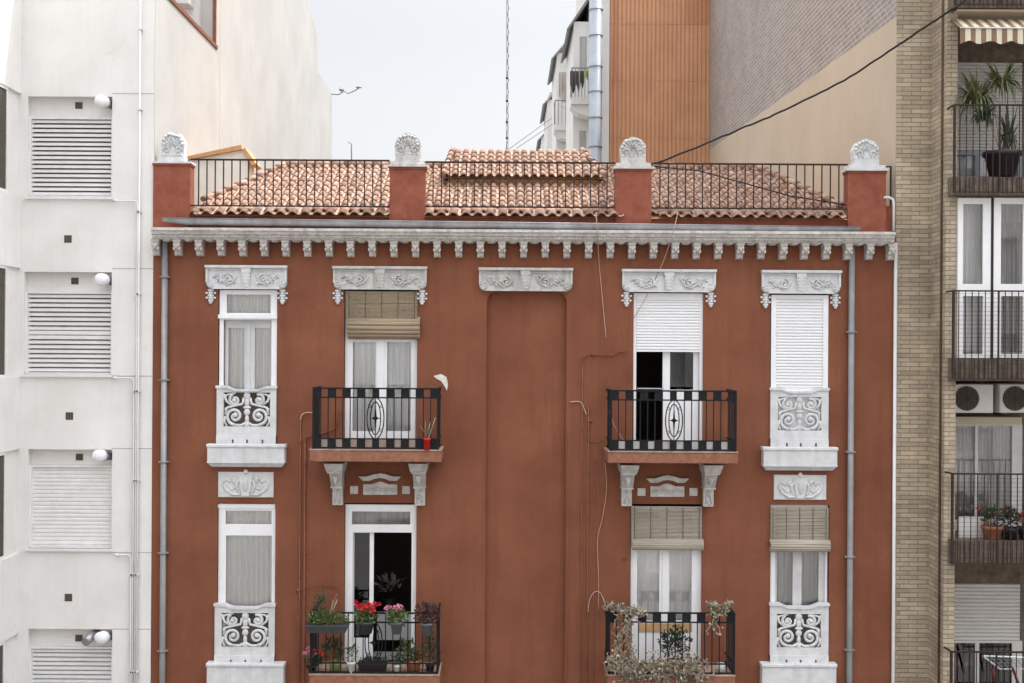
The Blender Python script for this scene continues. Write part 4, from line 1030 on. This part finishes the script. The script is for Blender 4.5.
b = MB(); b.box(-16, XS-.3, .3, pA[0]+.05, pA[1]-1.6, pA[1]-1.5); b.build('terrace_floor', M['pave'], left)
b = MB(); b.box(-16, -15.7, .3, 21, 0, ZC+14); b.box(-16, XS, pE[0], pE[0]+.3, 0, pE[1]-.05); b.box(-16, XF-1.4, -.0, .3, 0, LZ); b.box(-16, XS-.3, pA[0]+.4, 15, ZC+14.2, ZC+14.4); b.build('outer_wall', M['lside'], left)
# wall joint lines
b = MB()
for px in (218,): p = dz(px, 100); b.box(XS, XS+.008, p[0], p[0]+.03, 0, ZC+12)
b.build('wall_seam', M['beige'], left)
# terrace air conditioner like box
q = Vector((XS-.75, pA[0]-.15, pA[1]+.95)); b = MB(); b.box(q.x-.25, q.x+.3, q.y-.2, q.y+.19, q.z-.15, q.z+.25); t = b.build('terrace_box', M['acwhite'], left)
# aerial on corner
a0 = V(329.5, 94, pE[0]+.05)
an = thing('tv_antenna', 'thin metal television aerial sticking out of the cream side wall', 'antenna', a0)
b = MB(); b.tube([a0, a0+Vector((.30,0,-.02)), a0+Vector((.5,0,.10)), a0+Vector((.62,0,.02)), a0+Vector((.85,0,.12)), a0+Vector((1.0,0,.22))], .018, 6)
b.ball(a0+Vector((.40,0,.14)), .09, .05, .05, 8, 5); b.ball(a0+Vector((.98,0,.23)), .1, .04, .04, 8, 5)
b.tube([a0+Vector((.33,0,.24)), a0+Vector((.42,0,.04))], .012, 5); b.build('boom', M['pipegrey'], an)
p = V(351.5, 180, 22); an2 = thing('tv_antenna', 'small hooked pole aerial on a far roof beyond the left railing', 'antenna', p)
b = MB(); b.tube([p, V(351.5, 144, 22), V(348.5, 142, 22)], .022, 6); b.build('mast', M['pipegrey'], an2)
p = V(507, 200, 16); an3 = thing('radio_mast', 'tall thin lattice radio mast against the sky behind the tiled roof', 'mast', p)
b = MB(); T0, T1 = V(507, 200, 16), V(507, -40, 16)
for k in range(3): a = 2*PI*k/3; o_ = Vector((.03*math.cos(a), .03*math.sin(a), 0)); b.tube([T0+o_, T1+o_], .009, 4)
z = T0.z; k = 0
while z < T1.z-.12:
    a, c_ = 2*PI*k/3, 2*PI*(k+1)/3
    b.tube([(T0.x+.03*math.cos(a), 16+.03*math.sin(a), z), (T0.x+.03*math.cos(c_), 16+.03*math.sin(c_), z+.12)], .009, 3); z += .12; k += 1
for yy in (78, 101, 122, 138, 149): b.ball(V(507, yy, 16), .045, .045, .04, 6, 4)
b.build('lattice', M['mast'], an3)
g = thing('guy_wire', 'pair of thin guy wires slanting down beside the radio mast', 'wire', V(530, 140, 20))
for (a_, c_) in (((505,152),(552,118)), ((508,154),(553,124))):
    b = MB(); b.tube([V(*a_, 16), V(*c_, 30)], .010, 4); b.build('wire', M['mast'], g)

# ================================================================== RIGHT BUILDING
XW = 6.5; RT = ZC+14
right = thing('apartment_building', 'tall buff brick apartment building with dark balconies on the right', 'building', (9, 0, 0))
lz0, lz1 = V(897, 16, 0).z, V(708, 150, 18.4).z
b = MB(); b.prism([(.03, 0), (.03, lz0), (18.35, lz1), (18.35, 0)], XW, XW+.5, 'x'); b.build('party_wall', M['beige'], right)
b = MB(); b.prism([(.03, lz0), (.03, RT), (18.35, RT), (18.35, lz1)], XW, XW+.5, 'x'); b.build('upper_party_wall', M['brickgrey'], right)
X930, X945, X957 = 7.08, V(945, 350, -.7).x, V(956, 350, -.7).x
b = MB(); b.box(XW, X930+.02, 0, .03, 0, RT); b.box(X930, X945, -.7, .3, 0, RT) if False else None
# stepped brick piers: flat pier, slanted return, narrow front pier
b.prism([(X930, .03), (X930, 0), (X945, -.7), (X957, -.7), (X957, .03)], 0, RT, 'z')
b.build('brick_pier', M['brick'], right)
q_ = V(941.5, 350, -.52); b = MB(); b.tube([(q_.x-.03, -.56, .2), (q_.x-.03, -.56, RT-.5)], .018, 8); b.build('rusty_downpipe', M['rustbrown'], right)
b = MB()
YBK = .35
b.box(X957-.02, 12, YBK, YBK+.2, 0, RT); b.box(X957-.15, X957-.001, .03, YBK, 0, RT); b.build('recess_wall', M['concrete'], right)
b = MB(); b.box(10.2, 13, -.7, YBK, 0, RT); b.box(12.8, 13, YBK, 18.3, 0, RT); b.box(XW+.5, 12.8, 18.1, 18.3, 0, RT); b.box(XW+.5, 12.8, .4, 18.1, RT-.3, RT-.05); b.build('outer_wall', M['brick'], right)
# brown rust stains line is left to the brick; balconies
YRR = -1.0
def rbalcony(ys0, ys1, rt, name='balcony', x0=953, mid=None, hb=None, ribbed=True, net=False):
    X0, X1, Z0, Z1 = RC(x0, ys0, 1100, ys1, YRR+.08); b = MB()
    b.box(X0, 10.2, YRR+.08, YBK, Z0, Z1)
    if ribbed:
        x = X0+.04
        while x < 10.1: b.box(x, x+.03, YRR+.055, YRR+.08, Z0+.01, Z1-.01); x += .075
    bal = b.build('balcony', M['brownslab'], right)
    zt = V(990, rt, YRR).z; zb_ = Z0+.02; b = MB(); Xa = V(953.5, 300, YRR).x
    b.box(Xa, 10.2, YRR-.02, YRR+.02, zt-.012, zt+.012); b.box(Xa, 10.2, YRR-.01, YRR+.01, zb_, zb_+.02)
    b.box(Xa-.018, Xa+.018, YRR-.018, YRR+.018, zb_, zt)
    x = Xa+.085; k = 0
    while x < 10.1:
        b.box(x-.006, x+.006, YRR-.006, YRR+.006, zb_+.02, zt-.01); x += .105; k += 1
        if k % 6 == 0: b.box(x-.012, x+.012, YRR-.012, YRR+.012, zb_+.02, zt-.01)
    if net:
        z = zb_+.1
        while z < zt: b.box(Xa, 10.1, YRR+.012, YRR+.016, z, z+.004); z += .07
    if hb: z = V(990, hb, YRR).z; b.box(Xa, 10.1, YRR-.012, YRR+.012, z-.01, z+.01)
    b.build('railing', M['rustiron'], bal); 
    y = YRR; b = MB(); b.box(Xa-.012, Xa+.012, YRR+.02, -.7, zt-.012, zt+.012); b.build('rail_return', M['rustiron'], bal)
    return bal
rbalcony(-10, 8, -60); b = MB(); X0, X1, Z0, Z1 = RC(958, 8, 1100, 9, -.9); b.box(X0, 10.15, -.88, YBK, Z1-.045, Z1-.02); b.build('soffit', M['beige'], right); rb1 = rbalcony(177, 195, 105, mid=1); rb2 = rbalcony(359, 381, 291, net=True); rb3 = rbalcony(541, 565, 474, net=True); rb4 = rbalcony(722, 745, 652)
# awning
aw = thing('awning', 'brown and cream striped canvas awning above the top right balcony', 'awning', V(990, 22, -.4))
b = MB(); b2a = MB()
Xa, Xe = V(960, 30, -1.12).x, 10.15; st_ = .165; k = 0; x = Xa
YC, YV = -.72, -1.12
zt, zm, zb_ = V(990, 19.5, YC).z, V(990, 28, YV).z, V(990, 42.5, YV).z
while x < Xe:
    x1 = min(x+st_/2*1.0, Xe)
    b.mi = k % 2
    b.quad((x,YV,zm), (x1,YV,zm), (x1,YC,zt), (x,YC,zt))
    for s_ in range(3):
        xa, xb = x+(x1-x)*s_/3, x+(x1-x)*(s_+1)/3
        fa = .025*math.cos(xa*19); fb = .025*math.cos(xb*19)
        b.quad((xa,YV-.005+.01*math.sin(xa*30),zb_+fa), (xb,YV-.005+.01*math.sin(xb*30),zb_+fb), (xb,YV,zm), (xa,YV,zm))
    x = x1; k += 1
b.build('canvas', [M['brownstripe'], M['cream']], aw)
b2a.tube([(Xa,YV-.01,zm), (Xe,YV-.01,zm)], .012, 6); b2a.build('front_bar', M['whitepipe'], aw)
def rshut(rect, m, pitch, name='roller_shutter'):
    X0, X1, Z0, Z1 = RC(*rect, YBK-.1); b = MB(); n = round((Z1-Z0)/pitch)
    for i in range(n):
        z = Z0+(Z1-Z0)*i/n; h = (Z1-Z0)/n
        b.prism([(YBK-.08, z+.004), (YBK-.1, z+h*.3), (YBK-.1, z+h*.75), (YBK-.08, z+h), (YBK-.06, z+h), (YBK-.06, z)], X0, X1, 'x')
    return b.build(name, M[m], right)
b = MB(); b.pbox(950, 40, 1100, 62, YBK-.14, YBK); b.build('shutter_box', M['brownslab'], right)
rshut((950,62,1022,151), 'acwhite', .055)
def rwin(outer, panes, y0=.2, y1=.26, m='white', g='glass', back='dark'):
    b = MB(); b.plate(*RC(*outer, y0), [RC(*p, y0) for p in panes], y0, y1); o = b.build('window', M[m], right)
    for p in panes:
        X0, X1, Z0, Z1 = RC(*p, y0); b = MB(); b.box(X0-.01, X1+.01, (y0+y1)/2, (y0+y1)/2+.005, Z0-.01, Z1+.01); b.build('pane', M[g], o)
    return o
rwin((950,151,1022,180), [(953,155,975,176), (979,155,1018,176)], m='duct')
curtain((946,153,1012,180), .3, 'pale blue curtain in the window behind the dark flowerpot on the right', 'curtain2', 9, .015)
# glazed bay
o = rwin((958,198,991,292), [(963,204,983,284)], -.75, -.68, back='x')
o = rwin((993.5,198,1060,292), [(1001,204,1023,284), (1030,204,1056,284)], -.75, -.68)
o = rwin((958,292,991,358), [(963,296,983,354)], -.75, -.68)
o = rwin((993.5,292,1060,358), [(1001,296,1023,354), (1030,296,1056,354)], -.75, -.68)
b = MB(); b.pbox(991, 198, 993.5, 358, -.76, -.7); b.build('mullion', M['rustiron'], right)
b = MB(); b.pbox(957, 195, 1100, 198, -.72, YBK-.01); b.build('bay_head', M['brownslab'], right)
X0, X1, Z0, Z1 = RC(960, 198, 990, 358, -.3); b = MB(); b.box(X0, 10.1, .1, .12, Z0, Z1); b.build('bay_inner_wall', M['curtaing'], right)
curtain((952,204,978,352), -.4, 'pale sheet standing for the bright reflection in the left pane of the glazed bay', 'curtain2', 6)  # the glass reflection is put in as a pale sheet behind the pane
curtain((990,225,1012,352), -.3, 'grey curtain inside the right pane of the glazed bay', 'curtaing', 6)
# ac units
def ac(px0, px1, label):
    X0, X1, Z0, Z1 = RC(px0, 384, px1, 413, -.25); t = thing('air_conditioner', label, 'air conditioner', ((X0+X1)/2, 0, Z0), 'air conditioners under the balcony slab')
    b = MB(); b.bevbox(X0, X1, -.25, .1, Z0, Z1, .015); b.build('casing', M['acwhite'], t)
    cx, cz = X0+.24, (Z0+Z1)/2; r_ = .2
    b = MB(); b.tube([(cx, -.262, cz), (cx, -.245, cz)], r_*.98, 28); b.build('fan_opening', M['dark'], t)
    b = MB()
    for k in range(1, 6): b.tube([(cx+r_*k/5*math.cos(2*PI*i/24), -.268, cz+r_*k/5*math.sin(2*PI*i/24)) for i in range(24)], .004, 4, closed=True)
    for k in range(4): a = PI*k/4; b.tube([(cx-r_*math.cos(a), -.27, cz-r_*math.sin(a)), (cx+r_*math.cos(a), -.27, cz+r_*math.sin(a))], .004, 4)
    b.build('fan_grille', M['rustiron'], t)
    b = MB(); b.box(X0+.05, X0+.09, -.2, YBK, Z0-.04, Z0); b.box(X1-.09, X1-.05, -.2, YBK, Z0-.04, Z0); b.build('bracket', M['rustiron'], t)
ac(952, 993.5, 'white air conditioner with round fan beside the brick pier'); ac(1000, 1042, 'white air conditioner cut by the right edge of the view')
# curtained window
b = MB(); b.pbox(950, 417, 1022, 424, .12, YBK); b.build('window_header', M['beige'], right)
rwin((950,424,1022,545), [(952,426,975,520), (978,426,1012,520)], .2, .26, 'greyframe')
curtain((948,424,1018,530), .31, 'long grey pleated curtain in the right building window below the air conditioners', 'curtaing', 14, .02)
b = MB(); X0, X1, Z0, Z1 = RC(959, 517, 995, 541, -.6); b.box(X0, X1, -.6, -.56, Z0, Z1)
tag(b.build('cloth', M['acwhite'], None, (X0, -.6, Z0)), 'pale cloth hung along the balcony behind the red geranium pots', 'cloth')
b = MB(); b.pbox(950, 565, 1100, 584, YBK-.14, YBK); b.build('shutter_box', M['brownslab'], right)
rshut((950,584,1020,641), 'acwhite', .065)
rwin((950,641,1022,730), [(952,643,975,725), (979,643,1012,725)], .2, .26, 'acwhite', 'glassdark')
# plants on the right
def rpot(px, pyb, r, h, potm, label, parts, **k): return potted(px, pyb, -.75, r, h, potm, label, parts, **k)
rpot(1002, 177, .27, .40, 'darkpot', 'big dark pot with spiky green dracaenas on the top right balcony', [
    ('strap_leaves', 'palmgreen', (-.42,1.15), (.58,.45,.42), 190, 0, .042), ('strap_leaves', 'palmgreen', (-.02,1.42), (.52,.4,.36), 150, 0, .04), ('strap_leaves', 'darkgreen', (-.30,.90), (.36,.3,.25), 130, 0, .04),
    ('strap_leaves', 'darkgreen', (.1,.45), (.28,.28,.55), 90, 0, .035), ('stalks', 'dry', (-.1,.1), (.2,.02,1.3), 4, .018, 0)])
rpot(992, 543, .155, .28, 'terracotta', 'terracotta pot with two red geranium blooms on the right building balcony', [('foliage', 'darkgreen', (-.02,.42), (.15,.12,.17), 180, .07, .04), ('flowers', 'redflower', (-.22,.56), (.02,.02,.02), 2, .04, .035), ('flowers', 'redflower', (.05,.45), (.02,.02,.02), 2, .04, .035)], group='geraniums on the right balcony')
rpot(1009.5, 543, .14, .25, 'darkpot', 'black pot with a red geranium between its neighbours on the right building balcony', [('foliage', 'darkgreen', (0,.40), (.13,.12,.18), 180, .07, .04), ('flowers', 'redflower', (-.06,.55), (.03,.02,.02), 2, .03, .03)], group='geraniums on the right balcony')
rpot(1027, 543, .14, .25, 'darkpot', 'black pot of red geraniums cut by the right edge of the view', [('foliage', 'darkgreen', (0,.40), (.15,.12,.18), 150, .07, .04), ('flowers', 'redflower', (-.12,.42), (.05,.02,.05), 4, .05, .04)], group='geraniums on the right balcony')
# folding airer with netting
t = thing('folding_chair', 'folding chair with white webbing on the bottom right balcony', 'chair', V(1005, 700, -.7)); b = MB()
A, B_, C_, D_ = V(983,656,-.7), V(1040,658,-.7), V(1000,669,-.5), V(1045,669,-.5)
b.tube([A, B_, D_, C_, A], .014, 6); b.build('frame', M['white'], t)
b = MB()
for k in range(9):
    u = k/9; b.tube([A.lerp(B_, u), C_.lerp(D_, u)], .007, 4)
for k in range(1, 4): b.tube([A.lerp(C_, k/4), B_.lerp(D_, k/4)], .005, 4)
b.build('webbing', M['duct'], t)
for sx in (0, .35): 
    b = MB(); b.tube([C_.lerp(D_, .0)+Vector((sx-.15,0,.02)), V(1003, 700, -.6)+Vector((sx,0,0))], .022, 6); b.build('leg', M['redplastic'], t)
# cable
cb = MB()
pts = []
c_src = [(1010,-30,-1.4), (966,0,-1.25), (945,14,-1.1), (918,32,-.75), (888,52,-.4), (850,77,-.2), (815,95,-.05), (780,112,.0), (745,127,.0), (700,146,.0), (670,158,.02), (650,165,.02)]
P_ = [V(*p) for p in c_src]
for i in range(len(P_)-1):
    p0, p1, p2, p3 = P_[max(i-1,0)], P_[i], P_[i+1], P_[min(i+2, len(P_)-1)]
    for j in range(6):
        t_ = j/6; pts.append(.5*((2*p1)+(-p0+p2)*t_+(2*p0-5*p1+4*p2-p3)*t_*t_+(-p0+3*p1-3*p2+p3)*t_**3))
pts.append(P_[-1]); pts = [p+Vector((0, 0, R.uniform(-.010, .010))) for p in pts]; cb.tube(pts, .017, 6); tag(cb.build('cable', M['cable'], None, P_[-1]), 'thick black overhead cable running from a roof pillar up to the brick building', 'cable')
cb = MB(); P_ = [V(651,166,.05), V(700,171,.25), V(740,182,.3), (V(790,196,.25)), V(847,205,.1)]; cb.tube(P_, .011, 6); tag(cb.build('cable', M['cable'], None, P_[-1]), 'dark diagonal ridge line across the tiled roof behind the right railing', 'cable')  # dark diagonal ridge line of the roof, drawn as a thin black tube

# ================================================================== BACK BUILDINGS
ob = thing('building', 'tall building clad in orange corrugated panels behind the roof', 'building', (4.9, 18.4, 0))
OX0, OX1 = V(609, 100, 18.4).x, XW-.01; YO_ = 18.4; OT = ZC+12.5
b = MB(); b.box(OX0, OX1, YO_+.06, YO_+8, 0, OT); b.build('core', M['orange'], ob)
b = MB(); x = OX0+.02; pz = [V(660, y, YO_).z for y in (300, 138, 81, 24, -40)]
for j in range(4):
    x = OX0+.01
    while x < OX1-.06:
        b.mi = 1 if (j == 3 and x > V(683, 50, YO_).x) or (j in (2, 3) and x < V(617, 50, YO_).x and x > V(611, 50, YO_).x) else 0
        b.prism([(x, YO_+.06), (x+.02, YO_+.025), (x+.10, YO_+.025), (x+.12, YO_+.06)], pz[j]+.007, pz[j+1]-.007, 'z'); x += .135
b.build('corrugated_cladding', [M['orange'], M['orange2']], ob)
b = MB(); b.box(V(602, 100, YO_).x, OX0-.004, YO_-.1, YO_+4, 0, OT); b.build('corner_pilaster', M['bwhite'], ob)
dp = V(595.5, 100, 17.6)
du = thing('duct', 'fat pale metal ventilation duct running up beside the orange cladding', 'duct', (dp.x, 17.6, 0)); b = MB(); b.tube([(dp.x, 17.6, 0), (dp.x, 17.6, ZC+13)], .205, 20)
for y in (36, 67, 92, 118, 147, 10): z = V(595, y, 17.6).z; b.tube([(dp.x, 17.6, z-.02), (dp.x, 17.6, z+.02)], .225, 20)
b.build('pipe', M['duct'], du)
wb = thing('apartment_building', 'distant white apartment building with small balconies left of the grey duct', 'building', (5, 40, 0))
WX = 2.75; WT = ZC+12.4
b = MB(); b.box(WX, WX+5, 27, 62, 0, WT); b.box(V(602,50,18.5).x-.35, WX+5, 18.7, 27, 0, WT+2); b.build('wall', M['bwhite'], wb)
for k, (yb_, xl, ztop) in enumerate(((19.6, 2.2, 10.85), (28, 2.0, 11.9), (36, 1.9, 11.7), (45, 1.9, 11.6))):
    b = MB(); b.box(xl, WX, yb_, yb_+4.6, 0, ZC+ztop); bay = b.build('projecting_bay', M['bwhite'], wb)
    b = MB(); b.prism([(xl-.22, ZC+ztop-.25), (xl-.15, ZC+ztop-.25), (WX, ZC+ztop+.75), (WX, ZC+ztop+.9)], yb_-.1, yb_+4.7); b.build('eave', M['pipegrey'], bay)
    for fl_ in range(-2, 2):
        z_ = ZC+8.15+3.1*fl_+(0 if k == 0 else .7*k)
        if z_+2.3 > ZC+ztop: continue
        b = MB(); b.plate(xl+.12, WX-.02, z_+.9, z_+2.3, [(xl+.2, xl+.44, z_+1.05, z_+2.2)], yb_-.03, yb_-.001); w_ = b.build('window_frame', M['bwhite'], bay)
        b = MB(); b.box(xl+.19, xl+.45, yb_-.012, yb_-.002, z_+1.04, z_+2.21); b.build('pane', M['curtaing'], bay)
        b = MB(); b.box(xl-.12, WX, yb_-1.0, yb_-.04, z_-.22, z_); b.prism([(xl-.12, z_-.221), (xl+.1, z_-.5), (WX, z_-.6), (WX, z_-.221)], yb_-.9, yb_-.04); bl_ = b.build('balcony', M['bwhite'], wb)
        b = MB()
        for q in range(7): x = xl-.1+(WX-xl+.08)*q/6; b.box(x-.01, x+.01, yb_-.98, yb_-.96, z_, z_+.93)
        for q in range(7): y = yb_-.97+.9*q/6; b.box(xl-.1, xl-.08, y, y+.02, z_, z_+.93)
        b.box(xl-.11, WX, yb_-.99, yb_-.95, z_+.93, z_+.96); b.box(xl-.11, xl-.07, yb_-.95, yb_-.05, z_+.93, z_+.96); b.build('railing', M['pipegrey'], bl_)
# awnings on the far facade and laundry
for (px0, py0, px1, py1, Y, lab) in ((550,92,561,104,38,'small beige awning box on the distant white building, upper of two'), (545.5,113,554,123,46,'small beige awning box on the distant white building, lower of two')):
    X0, X1, Z0, Z1 = RC(px0, py0, px1, py1, Y); b = MB(); b.prism([(Y, Z0), (Y, Z1), (Y+3, Z1+.35), (Y+3, Z0+.4)], X0, X1+.6, 'x'); tag(b.build('awning', M['beige'], None, (X0, Y, Z0)), lab, 'awning')
for (px0, py0, px1, py1, Y, m_, lab) in ((570,71,579,94,18.3,'cloth_dark','dark clothes hanging on a line by the grey duct'), (579.5,71,584,90,18.2,'cloth_dark','black shirt drying beside a lime cloth'), (584.5,70,588,80,18.1,'cloth_lime','lime green cloth drying next to the grey duct'),
                                (559,72,568,100,26.2,'cloth_beige','beige sheet drying at the left end of the distant balcony'), (556,100,563,145,34,'cloth_beige','long beige sheet hanging low on the distant white building')):
    X0, X1, Z0, Z1 = RC(px0, py0, px1, py1, Y); b = MB(); b.smooth = True; n = 10
    n0_ = len(b.v)
    for j in range(4):
        for i in range(n+1): b.v.append((X0+(X1-X0)*i/n, Y+.06*math.sin(i*1.7)*(j*.4+.3), Z1-(Z1-Z0)*j/3*(.8+.2*math.sin(i*.9+px0))))
    for j in range(3):
        for i in range(n): k = n0_+j*(n+1)+i; b.face((k, k+1, k+n+2, k+n+1))
    tag(b.build('laundry', M[m_], None, (X0, Y, Z1)), lab, 'laundry')

# ================================================================== ACROSS THE STREET (behind the viewpoint)
for k, (xa, xb, hz) in enumerate(((-32, -9, 19.5), (-9, 11, 21.5), (11, 34, 18.5))):
    op = thing('apartment_building', ['pale three bay block across the street to the left behind the viewpoint', 'tallest pale block across the street directly behind the viewpoint', 'pale block across the street to the right behind the viewpoint'][k], 'building', ((xa+xb)/2, -21, 0))
    hl = [(xa+1.5+i*3.1, xa+2.8+i*3.1, 1.2+j*3.2, 3.0+j*3.2) for i in range(int((xb-xa-2)/3.1)) for j in range(int((hz-1)/3.2))]
    b = MB(); b.plate(xa, xb, 0, hz, hl, -21.3, -21.0); b.build('wall', M['lwall'], op)
    b = MB(); b.box(xa, xb, -32, -31.7, 0, hz); b.box(xa, xa+.2, -31.7, -21.3, 0, hz); b.box(xb-.2, xb, -31.7, -21.3, 0, hz); b.box(xa, xb, -32, -21.0, hz, hz+.2); b.build('outer_wall', M['lwall'], op)
    b = MB()
    for h in hl: b.box(h[0], h[1], -21.25, -21.2, h[2], h[3])
    b.build('shutters', M['louver'], op)
